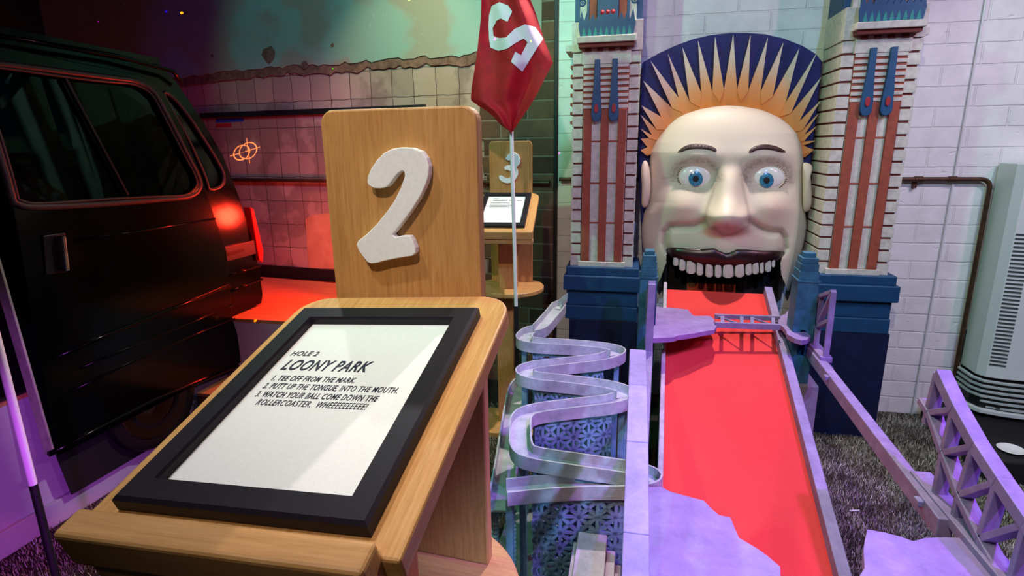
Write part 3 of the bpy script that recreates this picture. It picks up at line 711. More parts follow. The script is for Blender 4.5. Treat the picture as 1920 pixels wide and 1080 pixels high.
# ================================================================== TOWERS
TY = 3.08
def tower(label, X0, X1, side_left):
    t = thing('toy_tower', label, 'tower', ((X0+X1)/2, TY, 0))
    Wd = X1-X0; zb, zs, zc = .885, .885, 1.985
    D = WY-.05
    def b(name, boxes, mat, bevel=0, parent=None):
        m = MB()
        for a, c in boxes: m.box(a, c)
        return m.build(name, mat, parent or t, bevel=bevel)
    bs = b('base', [((X0+.0, TY-.02, .0), (X1+.045, D, .585))], TOWNAVY, .004)
    b('base_moulding', [((X0-.022, TY-.026, .585), (X1+.035, D, .665)), ((X0-.018, TY-.018, .665), (X1+.032, D, .755)), ((X0-.032, TY-.045, .755), (X1+.05, D, .838)), ((X0-.02, TY-.028, .838), (X1+.035, D, zb))], TOWBASE, .005)
    b('shaft', [((X0+.008, TY+.008, zb), (X1-.008, D, 2.02))], TOWDARK)
    n = 18; pitch = (zc-zb)/n; qw = .054
    zq = [(zb+k*pitch+(.006 if k else 0), zb+(k+1)*pitch-.004) for k in range(n)]
    b('quoin_blocks', [((X0, TY, a), (X0+qw, D, c)) for a, c in zq], TOWWHITE, .002)
    b('quoin_blocks', [((X1-qw, TY, a), (X1, D, c)) for a, c in zq], TOWWHITE, .002)
    cx = (X0+X1)/2; iw = X1-X0-2*qw
    za = 1.70       # lower edge of the striped panel
    b('shaft_panel', [((X0+qw+.004, TY+.004, zb+.03), (X1-qw-.004, TY+.02, za))], TOWWHITE)
    for z in (1.12, 1.33, 1.545): b('panel_line', [((X0+qw+.004, TY+.0015, z), (X1-qw-.004, TY+.005, z+.008))], TOWRED)
    for k in (-1, 0, 1):
        x = cx+k*iw*.381; b('pilaster', [((x-.0205, TY-.012, zb+.028), (x+.0205, TY+.006, za+.01))], TOWRED, .002)
    b('shaft_sill', [((X0+qw-.012, TY-.016, zb), (X1-qw+.012, TY+.01, zb+.028))], TOWWHITE, .002)
    s = []; ns = 8; ph = (1.925-za)/ns
    for k in range(ns): s.append(((X0+qw+.002, TY-.010, za+k*ph+.012), (X1-qw-.002, TY+.01, za+(k+1)*ph)))
    b('striped_panel_back', [((X0+qw, TY-.002, za), (X1-qw, TY+.01, 1.93))], TOWRED)
    b('striped_panel', s, TOWWHITE, .0015)
    for k in (-1, 1):
        x = cx+k*iw*.19; z0, z1 = 1.655, 1.945
        pts = [(x-.013, TY-.012, z1), (x-.016, TY-.012, z1-.12), (x-.024, TY-.012, z0+.06)] + [(x+.026*math.cos(a), TY-.012, z0+.026+.034*math.sin(a)) for a in [R(180+20*i) for i in range(10)]] + [(x+.024, TY-.012, z0+.06), (x+.016, TY-.012, z1-.12), (x+.013, TY-.012, z1)]
        f = MB().prism(pts, (0, -.022, 0)).build('fin_ornament', TOWBLUE, t, bevel=.002)
        ov = MB().prism([(x+.0105*math.cos(a), TY-.033, z0+.055+.022*math.sin(a)) for a in [R(18*i) for i in range(20)]], (0, -.008, 0)).build('red_stud', plain('red_stud_paint', '#a32030', .5), f, bevel=.002)
    b('frieze', [((X0+qw-.006, TY-.014, 1.925), (X1-qw+.006, TY+.01, 2.0))], TOWWHITE, .002)
    dent = [((X0+qw+.01+k*iw*.25, TY-.024, 1.985), (X0+qw+.01+k*iw*.25+iw*.13, TY-.01, 2.004)) for k in range(4)]
    for d_ in dent: b('dentil', [d_], TOWDARK)
    b('corner_pier', [((X0-.004, TY-.006, 1.985), (X0+qw+.004, D, 2.125))], TOWWHITE, .002); b('corner_pier', [((X1-qw-.004, TY-.006, 1.985), (X1+.004, D, 2.125))], TOWWHITE, .002)
    b('ledge', [((X0+qw-.028, TY-.075, 2.018), (X1-qw+.028, TY, 2.048))], TOWWHITE, .003)
    b('ledge_soffit', [((X0+qw-.02, TY-.06, 2.0), (X1-qw+.02, TY, 2.018))], TOWDARK)
    b('side_cornice', [((X0-.045, TY+.05, 2.0), (X0, D, 2.03))], TOWWHITE) if not side_left else b('side_cornice', [((X1, TY+.04, 2.0), (X1+.035, D, 2.03))], TOWWHITE)
    if not side_left:
        for k in range(7): b('side_tab', [((X0-.016, TY+.05, 1.64+.046*k), (X0, D, 1.655+.046*k))], TOWRED)
    # spiked crest
    cw = iw/2+.022; pts = [(cx-cw+.006, 2.048)]
    pts = [(cx-cw+.008, 2.048), (cx-cw, 2.10)]
    nsp = 10
    for k in range(nsp):
        x = cx-cw+2*cw*(k+.5)/nsp; hgt = .05 if k in (0, 1, nsp-1, nsp-2) else .036
        pts += [(x, 2.115+hgt), (cx-cw+2*cw*(k+1)/nsp, 2.118)]
    pts[-1] = (cx+cw, 2.10); pts.append((cx+cw-.008, 2.048))
    cr = MB().prism([(a, TY-.062, z) for a, z in pts], (0, .012, 0)).build('spiked_crest', TOWBLUE, t)
    fl = MB()
    for k in range(9):
        x = cx-cw*.9+2*cw*.9*(k+.5)/9; fl.prism([(x-.009, TY-.0635, 2.05), (x+.009, TY-.0635, 2.05), (x+.006, TY-.0635, 2.072), (x, TY-.0635, 2.092), (x-.006, TY-.0635, 2.072)], (0, .002, 0))
    fl.build('flame_motif', plain('teal_motif_paint', '#1b8a86', .5), cr)
    # upper stage
    U0, U1 = X0+.03, X1-.03
    b('upper_shaft', [((U0, TY+.03, 2.05), (U1, D, 2.95))], TOWWHITE)
    b('upper_side', [((U1, TY+.06, 2.07), (U1+.028, D, 2.95))], TOWBASE); b('upper_side', [((U0-.028, TY+.06, 2.07), (U0, D, 2.95))], TOWBASE)
    for k in (-1, 1):
        b('upper_column', [((cx+k*.072-.018, TY+.012, 2.05), (cx+k*.072+.018, TY+.032, 2.95))], TOWRED, .002)
        b('upper_column_edge', [((cx+k*.098-.006, TY+.016, 2.05), (cx+k*.098+.006, TY+.032, 2.95))], TOWBLUE)
        for z in (2.222, 2.42):
            ro = MB()
            ro.tube([(cx+k*.128+.015*math.cos(a), TY+.028, z+.015*math.sin(a)) for a in [R(20*i) for i in range(18)]], .004, 8, closed=True)
            ro.lathe([(0, -.006), (.0065, -.006), (.0065, 0)], (cx+k*.128, TY+.03, z), 14, 'y')
            ro.build('rosette', TOWBLUE, t, smooth=True)
    b('central_pier', [((cx-.052, TY-.006, 2.05), (cx+.052, TY+.03, 2.95))], TOWBLUE, .003)
    for k in (-1, 0, 1):
        MB().lathe([(0, -.012), (.009, -.006), (.011, 0)], (cx+k*.026, TY-.005, 2.165), 14, 'y').build('red_stud', plain('red_stud_paint2', '#c03038', .5), t, smooth=True)
    rebase(t, ((X0+X1)/2, TY, 0)); return t
tower('tall cream and red toy tower between corner and smiling face', -.334, .004, False)
tower('tall cream and red toy tower between smiling face and white wall', .915, 1.245, True)

# ================================================================== SMILING FACE
C7 = 2.0
def fq(a, b, y): p = ony(1180+a/C7, 40+b/C7, y); return p
HY = 3.30
face = thing('carnival_face', 'giant grinning carnival face with spiky orange crown', 'face', (.48, HY, 0))
def f2d(a, b, y=3.14): p = fq(a, b, y); return (p.x, p.z)
outL = [(316, 362), (318, 330), (330, 262), (345, 215), (362, 180), (390, 147), (420, 122), (455, 98), (490, 82), (530, 76), (600, 74), (680, 70), (720, 55), (770, 46), (830, 48), (880, 58), (930, 76), (985, 100), (1010, 112)]
outR = [(316, 390), (318, 420), (330, 490), (345, 530), (362, 565), (390, 602), (420, 628), (455, 642), (490, 650), (530, 654), (600, 656), (680, 654), (720, 660), (770, 664), (830, 655), (880, 640), (930, 624), (985, 606), (1010, 598)]
def it(T, y):
    if y <= T[0][0]: return T[0][1]
    for (a, b), (c, d) in zip(T, T[1:]):
        if y <= c: return b+(d-b)*(y-a)/(c-a)
    return T[-1][1]
def gs(a, b, ca, cb, sa, sb): return math.exp(-((a-ca)/sa)**2-((b-cb)/sb)**2)
def segd(p, pts):
    best = 1e9
    for (x0, y0), (x1, y1) in zip(pts, pts[1:]):
        dx, dy = x1-x0, y1-y0; t = max(0, min(1, ((p[0]-x0)*dx+(p[1]-y0)*dy)/(dx*dx+dy*dy)))
        best = min(best, math.hypot(p[0]-x0-t*dx, p[1]-y0-t*dy))
    return best
NOSE = [(322, 610), (310, 650), (292, 698), (284, 742), (298, 772), (328, 782), (350, 800), (385, 802), (414, 786), (446, 768), (452, 735), (442, 692), (432, 650), (424, 610)]
CRL = [(282, 752), (240, 768), (190, 770), (152, 772), (134, 792), (134, 830), (148, 862)]
CRR = [(452, 752), (490, 776), (530, 792), (566, 792), (580, 812), (582, 850), (572, 868)]
EYEL, EYER = (250, 583), (519, 585)
def height(a, b):
    L, Rr = it(outL, b), it(outR, b); m = (L+Rr)/2; hw = max(8, (Rr-L)/2); t = min(1, abs((a-m)/hw))
    vb = max(0, min(1, (b-314)/250)); vt = 1-(1-vb)**2.2
    h = .175*(1-t**2.8)**.5*vt**.5
    # brows, sockets, cheeks, muzzle
    h += .016*(gs(a, b, 255, 500, 95, 34)+gs(a, b, 515, 502, 95, 34))
    h -= .040*(gs(a, b, *EYEL, 72, 46)+gs(a, b, *EYER, 72, 46))
    h += .045*(gs(a, b, 190, 700, 82, 62)+gs(a, b, 545, 706, 84, 62))
    h += .030*gs(a, b, 360, 840, 190, 60)
    # nose
    k = max(0, min(1, (b-540)/190)); wx = 36+30*k
    br = math.exp(-(abs(a-376+8*k)/wx)**2.6)
    h += (.035+.075*k)*br*(1/(1+math.exp(-(b-560)/16)))*(1/(1+math.exp((b-788)/9)))
    h += .072*gs(a, b, 366, 732, 60, 54)*(1/(1+math.exp((b-792)/8)))
    h += .045*(gs(a, b, 310, 742, 30, 36)+gs(a, b, 430, 742, 30, 36))
    # creases at the corners of the smile
    for c in (CRL, CRR):
        d = segd((a, b), c); h -= .034*math.exp(-(d/14)**2)
    return max(.002, h)
def face3(a, b, lift=0): return fq(a, b, HY-height(a, b)-lift)
mouth = [(150, 870), (200, 900), (280, 915), (370, 922), (460, 915), (530, 900), (572, 872), (560, 900), (560, 930), (585, 985), (600, 1030), (100, 1030), (102, 990), (118, 960), (140, 915)]
mp2 = [(140, 858), (250, 880), (370, 890), (480, 884), (582, 862), (566, 905), (570, 950), (590, 1000), (604, 1060), (70, 1060), (100, 1000), (118, 960), (138, 905)]
NU, NV = 210, 270
def fab(u, v):
    b = 316+v*(1010-316); L, Rr = it(outL, b), it(outR, b)
    return L+(Rr-L)*(.5-.5*math.cos(math.pi*(.04+.92*u)))/1.0 if False else L+(Rr-L)*u, b
SKIN = NT('painted_face_skin'); SKIN.set(.5, 0, .35)
at_ = SKIN.n('Attribute', attribute_name='paint'); SKIN.base(SKIN.mix(SKIN.noise(SKIN.coord(), 70, 3), at_.outputs['Color'], '#d9cbb6')); 
SKIN.t.nodes[-1].inputs[0].default_value = .0
SKIN.bump(SKIN.noise(SKIN.coord(), 120, 3), .08, .002); SKIN_M = SKIN.m
mb = MB().grid(lambda u, v: face3(*fab(u, v)), NU, NV, lambda u, v: not inside(fab(u, v), mp2))
hd_ = mb.build('head', SKIN_M, face, smooth='all', fix=False)
def mixc(c, d, k): return tuple(c[i]+(d[i]-c[i])*k for i in range(3))
CREAM, BLUSH, BROWN = lin('#d9cbb6')[:3], lin('#d98f86')[:3], lin('#54301f')[:3]
pa = hd_.data.attributes.new('paint', 'FLOAT_COLOR', 'POINT')
k = 0
for j in range(NV+1):
    for i in range(NU+1):
        a, b = fab(i/NU, j/NV); c = CREAM
        c = mixc(c, BLUSH, min(.62, .70*(gs(a, b, 198, 702, 48, 40)+gs(a, b, 548, 708, 50, 44))))
        for (ex, ey) in (EYEL, EYER):       # airbrushed eye shadow
            rr = math.hypot((a-ex)/86, (b-ey+6)/60); c = mixc(c, BROWN, .85*math.exp(-((rr-.98)/.26)**2)*(1 if b < ey+20 else .5))
        for cc in (CRL, CRR): c = mixc(c, BROWN, .85*math.exp(-(segd((a, b), cc)/7)**2))
        c = mixc(c, BROWN, .62*math.exp(-(segd((a, b), NOSE)/6.5)**2))
        c = mixc(c, BROWN, .30*gs(a, b, 380, 520, 70, 22)); c = mixc(c, BROWN, .9*gs(a, b, 322, 775, 17, 8)); c = mixc(c, BROWN, .0*(gs(a, b, 302, 640, 12, 60)+gs(a, b, 446, 650, 12, 60)))
        c = mixc(c, lin('#c9a090')[:3], .18*gs(a, b, 366, 770, 60, 26))
        for (l0, l1) in (((178, 586), (122, 588)), ((586, 598), (618, 606))): c = mixc(c, BROWN, .45*math.exp(-(segd((a, b), [l0, l1])/4)**2))
        pa.data[k].color = (*c, 1); k += 1
# eyes
def ell(cx_, cy_, ra, rb, n=28, a0=0, a1=360): return [(cx_+ra*math.cos(R(a0+(a1-a0)*i/n)), cy_+rb*math.sin(R(a0+(a1-a0)*i/n))) for i in range(n)]
EYEW = plain('eye_white_gloss', '#efece4', .2); IRIS = NT('blue_iris'); IRIS.set(.2)
_c = IRIS.coord((1, 1, 1)); IRIS.base(IRIS.ramp(IRIS.noise(_c, 220, 3), [(.35, '#1d5f86'), (.65, '#4f9ab8')])); IRIS = IRIS.m
LASH = plain('dark_brown_paint', '#3a221c', .5)
LID = plain('eyelid_cream', '#e0cdb4', .5)
for (ex, ey), (ix, iy) in ((EYEL, (249, 591)), (EYER, (515, 596))):
    y0 = HY-height(ex, ey)
    m = MB(); N1, N2 = 24, 10
    def eyp(u, v, ex=ex, ey=ey, y0=y0):
        th = 2*math.pi*u; r = math.sin(v*math.pi/2)
        a = ex+64*r*math.cos(th); b = ey+47*r*math.sin(th)*(1-.12*abs(math.cos(th)))
        return fq(a, b, y0-.030*math.cos(v*math.pi/2)**.8 - .004)
    m.grid(eyp, 36, 10); ew = m.build('eyeball', EYEW, face, smooth='all')
    yi = y0-.037
    ir = MB().grid(lambda u, v: fq(ix+27*v*math.cos(6.2832*u), iy+28*v*math.sin(6.2832*u), yi-.003+.006*v*v), 32, 6).build('iris', IRIS, ew, smooth='all')
    MB().grid(lambda u, v: fq(ix+12*v*math.cos(6.2832*u), iy+12*v*math.sin(6.2832*u), yi-.0045+.001*v), 24, 2).build('pupil', BLACK, ew, smooth='all')
    m = MB(); m.tube([fq(ex+.9*(x-ex)*1.02, y, HY-height(ex, ey)-.010-.006*math.cos(R(360*i/36))**2*0) for i, (x, y) in enumerate(ell(ex, ey, 69, 46, 36))], .0060, 8, closed=True); m.build('eyelid', LID, face, smooth='all')
    lm = MB()
    for i in range(44):
        th = R(360*i/44)
        if abs(math.sin(th)) < .12: continue
        x0, y0_ = ex+66*math.cos(th), ey+47*math.sin(th); x1, y1_ = ex+73*math.cos(th), ey+54*math.sin(th)
        lm.tube([fq(x0, y0_, HY-height(ex, ey)-.018), fq(x1, y1_, HY-height(ex, ey)-.016)], .0016, 5)
    lm.build('eyelashes', LASH, face)
# brows
for br in ([(181, 492), (200, 474), (225, 463), (255, 460), (290, 464), (318, 474), (327, 484), (322, 488), (295, 480), (255, 477), (222, 480), (200, 487)],
           [(447, 492), (458, 476), (480, 466), (510, 462), (545, 468), (572, 480), (586, 491), (570, 490), (540, 483), (510, 479), (480, 482), (460, 490)]):
    bmz = bmesh.new(); bmz.faces.new([bmz.verts.new((a, b, 0)) for a, b in [(p.x, p.y) for p in smooth_loop([(x, y, 0) for x, y in br], 3)]])
    bmesh.ops.triangulate(bmz, faces=bmz.faces); bmesh.ops.subdivide_edges(bmz, edges=bmz.edges, cuts=2)
    vv = [face3(v.co.x, v.co.y, .005) for v in bmz.verts]; bmz.verts.index_update()
    e = MB().add(vv, [tuple(v.index for v in f.verts) for f in bmz.faces]).build('eyebrow', LASH, face, smooth='all'); bmz.free()
    md = e.modifiers.new('thick', 'SOLIDIFY'); md.thickness = .004
# ears
for pts in ([(62, 522), (74, 545), (80, 600), (78, 650), (70, 690), (54, 698), (46, 680), (47, 620), (44, 560), (50, 530)],
            [(650, 540), (664, 530), (684, 540), (686, 560), (680, 575), (684, 640), (682, 690), (668, 712), (652, 705), (650, 620)]):
    L = smooth_loop([(a, b, 0) for a, b in pts], 3)
    m = MB(); c0 = sum((p.x for p in L))/len(L), sum((p.y for p in L))/len(L)
    m.grid(lambda u, v: fq(c0[0]+(L[int(round(u*len(L))) % len(L)].x-c0[0])*math.sin(v*math.pi/2), c0[1]+(L[int(round(u*len(L))) % len(L)].y-c0[1])*math.sin(v*math.pi/2), HY-.05-.055*math.cos(v*math.pi/2)**.7), len(L), 8)
    m.build('ear', plain('face_ear_skin', '#dccbb4', .5), face, smooth='all')
# lip
LIPU = [(142, 852), (160, 850), (215, 853), (270, 856), (300, 853), (316, 852), (338, 864), (360, 872), (382, 868), (402, 857), (440, 858), (500, 862), (560, 862), (578, 864)]
LIPL = [(142, 866), (165, 884), (215, 900), (270, 914), (300, 918), (316, 920), (338, 922), (360, 923), (382, 922), (402, 920), (440, 916), (500, 908), (555, 896), (578, 878)]
LIPM = NT('dark_plum_lip'); LIPM.base('#2d1416'); LIPM.set(.3); LIPM = LIPM.m
def lipf(u, v):
    k = u*(len(LIPU)-1); i = min(int(k), len(LIPU)-2); t = k-i
    a0 = LIPU[i][0]+(LIPU[i+1][0]-LIPU[i][0])*t; b0 = LIPU[i][1]+(LIPU[i+1][1]-LIPU[i][1])*t
    a1 = LIPL[i][0]+(LIPL[i+1][0]-LIPL[i][0])*t; b1 = LIPL[i][1]+(LIPL[i+1][1]-LIPL[i][1])*t
    vv = v; a = a0+(a1-a0)*vv; b = b0+(b1-b0)*vv
    yb = HY-height(a0, b0)
    e = math.sin(math.pi*min(1, u*12)/2)*math.sin(math.pi*min(1, (1-u)*12)/2)
    return fq(a, b, yb-.004-.022*math.sin(math.pi*(v*.85+.1))*e+.012*v)
lp_ = MB().grid(lipf, 78, 10).build('upper_lip', LIPM, face, smooth='all')
md = lp_.modifiers.new('thick', 'SOLIDIFY'); md.thickness = .008
# teeth
TOOTH = plain('ivory_tooth', '#cfd0cc', .3, 0, '#b9b8b0', 60)
tc_ = [(340, 30, 178), (362, 34, 198), (404, 40, 228), (458, 56, 248), (514, 40, 258), (573, 46, 270), (629, 40, 272), (693, 64, 274), (765, 58, 270), (822, 38, 256), (865, 40, 250), (905, 26, 244), (945, 36, 236), (978, 22, 206)]
for x, wd, bt in tc_[1:]:
    px_ = 1160+x/3.375; hw = wd/3.375/2*1.10; bt_ = 440+bt/3.375
    a = (px_-1180)*2; b0 = (440+195/3.375-40)*2-10 if False else None
    topb = 895 if abs(a-360) > 120 else 908
    topb = 878+34*(1-min(1, abs(a-362)/215)**2)
    ytop = HY-height(a, 850)+.012
    botb = (bt_-40)*2; n = 9
    m = MB()
    def tf(u, v, a=a, hw=hw, topb=topb, botb=botb, ytop=ytop):
        th = math.pi*(u*2-1); w_ = hw*2*(.86+.14*math.sin(v*2.2))*(1 if v < .85 else math.cos((v-.85)/.15*1.1))
        return fq(a+w_*math.copysign(abs(math.sin(th))**.45, math.sin(th)), topb+(botb-topb)*v, ytop-.010-.014*math.copysign(abs(math.cos(th))**.7, math.cos(th))+.004*v)
    m.grid(tf, 24, 9); r0 = len(m.v)-25; m.f.append(tuple(r0+i for i in range(24)))
    m.build('tooth', TOOTH, face, smooth=True)
MOUTHB = plain('black_mouth_lining', '#0c0506', .8)
m = MB(); A = fq(146, 872, 3.22); B = fq(574, 872, 3.22)
m.box((A.x-.02, HY+.02, .70), (B.x+.02, HY+.04, A.z+.02)); m.box((A.x-.015, 3.225, .70), (A.x-.0, HY+.03, A.z-.02)); m.box((B.x+.0, 3.225, .70), (B.x+.015, HY+.03, A.z-.02)); m.box((A.x-.0, 3.21, A.z+.0), (B.x+.0, HY+.03, A.z+.015))
m.build('mouth_lining', MOUTHB, face)
q0, q1 = ony(1288, 548, HY), ony(1380, 535, HY)
MB().box((q0.x, HY+.012, q0.z), (q1.x, HY+.02, q1.z)).build('throat_panel', plain('orange_red_throat', '#d2452a', .7), face)
# crown
CRY = 3.335
arc = [(30, 172), (48, 155), (110, 120), (170, 92), (240, 66), (310, 50), (380, 43), (440, 43), (510, 48), (580, 64), (650, 92), (700, 122), (736, 152), (742, 180), (722, 330), (700, 500), (690, 620), (690, 900), (40, 900), (36, 620), (34, 480), (28, 330)]
def cl_(p):
    lo, hi = (.012, .905) if p.z > .9 else (.06, .872)
    return Vector((min(hi, max(lo, p.x)), p.y, p.z))
MB().prism([cl_(fq(a, b, CRY)) for a, b in arc], (0, .025, 0)).build('crown_backing', CROWNBLUE, face, bevel=.002)
tips = [(42, 483), (42, 440), (42, 402), (42, 350), (45, 315), (52, 222), (80, 148), (145, 122), (200, 98), (258, 72), (322, 58), (390, 48), (455, 52), (520, 62), (578, 80), (638, 102), (702, 122), (720, 210), (716, 300), (708, 348), (702, 395), (700, 448), (693, 482)]
vals = [(68, 472), (74, 438), (86, 428), (102, 405), (120, 358), (160, 325), (186, 288), (226, 300), (270, 268), (312, 264), (355, 260), (404, 258), (446, 262), (492, 266), (538, 282), (586, 306), (606, 345), (636, 378), (650, 408), (655, 428), (655, 450), (652, 466)]
ys = 3.30
SUN = NT('sunray_paint'); SUN.set(.6, 0, .3)
pc = fq(366, 560, ys); tcn = SUN.n('TexCoord'); vm = SUN.n('VectorMath', operation='DISTANCE'); SUN.l(tcn.outputs['Object'], vm.inputs[0]); vm.inputs[1].default_value = (pc.x, ys, pc.z)
SUN.base(SUN.ramp(SUN.math('SUBTRACT', vm.outputs['Value'], 0), [(.36, '#e0873a'), (.46, '#e6a468'), (.56, '#e3cdb0'), (.68, '#e6dcca')])); SUNM = SUN.m
inner = [(80, 500), (112, 440), (150, 400), (200, 362), (260, 340), (320, 330), (380, 328), (450, 334), (520, 352), (570, 380), (610, 420), (636, 465), (646, 510)]
pl = [fq(66, 505, ys)]
for i, tp_ in enumerate(tips):
    pl.append(cl_(fq(*tp_, ys)))
    if i < len(vals): pl.append(fq(*vals[i], ys))
pl.append(fq(660, 508, ys)); pl += [fq(a, b, ys) for a, b in inner[::-1]]
MB().plate(pl, [], (0, .014, 0)).build('sunray_ring', SUNM, face)
sr = MB()
for i in range(0, len(tips), 2):
    t_ = tips[i]; l_ = vals[i-1] if i else (60, 500); r_ = vals[i] if i < len(vals) else (656, 500)
    c_ = ((l_[0]+r_[0])/2*.86+366*.14, (l_[1]+r_[1])/2*.86+560*.14)
    sr.prism([cl_(fq(*t_, ys-.008)), fq(*r_, ys-.008), fq(*c_, ys-.008), fq(*l_, ys-.008)], (0, .008, 0))
sr.build('front_rays', SUNM, face)
rebase(face, (.48, HY, .9))

# ================================================================== PUTTING RAMP (the tongue)
RE, RD = R(17), R(2.5)
RP = ony(1340, 545, 3.05)
rt_ = Vector((math.sin(RD)*math.cos(RE), math.cos(RD)*math.cos(RE), math.sin(RE))); rs_ = Vector((math.cos(RD), -math.sin(RD), 0)); rn_ = rs_.cross(rt_)
def onramp(px, py): p = onp(px, py, RP, rn_); q = p-RP; return q.dot(rs_), q.dot(rt_)
xl = (onramp(1249, 680)[0]+onramp(1240, 900)[0])/2; xr = (onramp(1476, 713)[0]+onramp(1550, 1060)[0])/2
def rp(a, b, c=0): return RP+rs_*a+rt_*b+rn_*c
ramp = thing('putting_ramp', 'long red carpeted putting ramp rising into the smiling mouth', 'ramp', (0, 0, 0))
b0, b1 = -2.35, -.01
def rbox(name, a0, a1, c0, c1, mat, bevel=0, bb=(b0, b1)):
    m = MB(); v = [rp(a, b, c) for c in (c0, c1) for a, b in ((a0, bb[0]), (a1, bb[0]), (a1, bb[1]), (a0, bb[1]))]
    m.add(v, [(0, 3, 2, 1), (4, 5, 6, 7), (0, 1, 5, 4), (1, 2, 6, 5), (2, 3, 7, 6), (3, 0, 4, 7)]); return m.build(name, mat, ramp, bevel=bevel)
rbox('carpet', xl, xr, -.006, 0, CARPET)
rbox('deck_board', xl-.005, xr+.005, -.024, -.006, PLINTH)
rbox('curb', xr, xr+.036, -.03, .045, BRIDGE, .003)
rbox('curb', xl-.018, xl, -.03, .045, STONELIGHT, .003)
SKB = plain('dark_ramp_side', '#1a1a24', .6)
for a in (xl-.012, xr+.022):
    m = MB(); A0, A1 = rp(a, b0, -.03), rp(a, -.25, -.03)
    m.prism([A0, A1, Vector((A1.x, A1.y, 0)), Vector((A0.x, A0.y, 0))], (.010, 0, 0)); m.build('side_panel', SKB, ramp)
rebase(ramp, (rp(.2, -1.3).x, rp(.2, -1.3).y, 0))

# ================================================================== BROKEN BRIDGE
def pylon(label, cx, y, zt, zb, wx, wy, door=True):
    t = thing('bridge_pylon', label, 'pylon', (cx, y, zb))
    H = zt-zb
    def tier(name, w0, d0, z0, z1):
        MB().box((cx-w0/2, y-d0/2, z0), (cx+w0/2, y+d0/2, z1)).build(name, STONE, t, bevel=.002)
    zz = [zb, zt-.115, zt-.075, zt-.045, zt-.02, zt]
    # shaft with an arched passage
    m = MB(); w2 = wx/2
    za = zb+H*.22; zq = zb+H*.40
    outline = [(cx-w2*1.08, zb), (cx+w2*1.08, zb), (cx+w2, zz[1]), (cx-w2, zz[1])]
    arch = [(cx-w2*.34, za), (cx+w2*.34, za)] + [(cx+w2*.34*math.cos(a), zq+w2*.34*math.sin(a)) for a in [R(18*i) for i in range(11)]]
    m.plate([(a, y-wy/2, b) for a, b in outline], [[(a, y-wy/2, b) for a, b in arch]], (0, wy*.35, 0)); m.build('shaft', STONE, t, bevel=.002)
    m = MB(); m.prism([(a, y-wy/2+wy*.35, b) for a, b in outline], (0, wy*.65, 0)); m.build('shaft_back', STONE, t, bevel=.002)
    MB().box((cx-w2*1.1, y-wy/2-.004, zz[1]-.006), (cx+w2*1.1, y+wy/2+.004, zz[1]+.004)).build('string_course', STONE, t, bevel=.001)
    tier('upper_tier', wx*.94, wy*.94, zz[1]+.004, zz[2]); tier('upper_tier', wx*.86, wy*.86, zz[2], zz[3]); tier('upper_tier', wx*.78, wy*.78, zz[3], zz[4]); tier('cap', wx*.56, wy*.56, zz[4], zz[5])
    rebase(t, (cx, y, zb)); return t
PY = 2.56
a = ony(1197, 600, PY-.05); b = ony(1229, 600, PY-.05)
zt = ony(1213, 468, PY).z
pl1 = pylon('blue stone bridge pylon beside the zigzag chute, under the smiling mouth corner', (a.x+b.x)/2, PY, zt, .0, b.x-a.x, .10)
a = ony(1487, 600, PY-.05); b = ony(1526, 600, PY-.05); zt2 = ony(1507, 472, PY).z
GB = ony(1536, 725, 2.49)
pl2 = pylon('blue stone bridge pylon standing on the grey plinth', (a.x+b.x)/2+.004, PY, zt2, GB.z, b.x-a.x, .10)
MB().box((.672, 2.49, 0), (GB.x, 2.64, GB.z)).build('cement_plinth', PLINTH, bevel=.004)
tag(bpy.data.objects['cement_plinth'], 'grey cement plinth carrying a bridge pylon beside the red ramp', 'plinth')

def ragged(pts, amp, n, rnd):
    out = []
    for (x0, y0), (x1, y1) in zip(pts, pts[1:]):
        for k in range(n):
            t = k/n; j = amp if k else amp*.3
            out.append((x0+(x1-x0)*t+rnd.uniform(-j, j), y0+(y1-y0)*t+rnd.uniform(-j, j)))
    out.append(pts[-1]); return out
rnd = random.Random(11)
def slab(name, pix, z, th, mat, parent, rag):
    """pix: outline seen from the sight line at height z; rag: set of edges that are broken"""
    P = [onz(*q, z) for q in pix]; out = []
    for i, p in enumerate(P):
        q = P[(i+1) % len(P)]; out.append((p.x, p.y))
        if i in rag:
            n = max(1, int((q-p).length/.03))
            for k in range(1, n):
                t = k/n; out.append((p.x+(q.x-p.x)*t+rnd.uniform(-.006, .006), p.y+(q.y-p.y)*t+rnd.uniform(-.006, .006)))
    return MB().prism([(a, b, z) for a, b in out], (0, 0, -th)).build(name, mat, parent, bevel=.0015)
ZD = .745
def truss(parent, name, X, wx, nodes_t, nodes_b, diag, chord=.024, web=.018, mat=BRIDGE):
    """two chords (lists of (y, z)) joined by web members, wx deep across"""
    m = MB()
    def br(p, q, h): m.bar((X, p[0], p[1]), (X, q[0], q[1]), wx, h, (0, -(q[1]-p[1]) if False else 0, 1) if abs(q[0]-p[0]) > .01 else (0, 1, 0))
    for a, b in zip(nodes_t, nodes_t[1:]): br(a, b, chord)
    for a, b in zip(nodes_b, nodes_b[1:]): br(a, b, chord)
    for a, b in diag: br(a, b, web)
    return m.build(name, mat, parent, bevel=.0015)
def nodes(pix, X): return [(onx(a, b, X).y, onx(a, b, X).z) for a, b in pix]
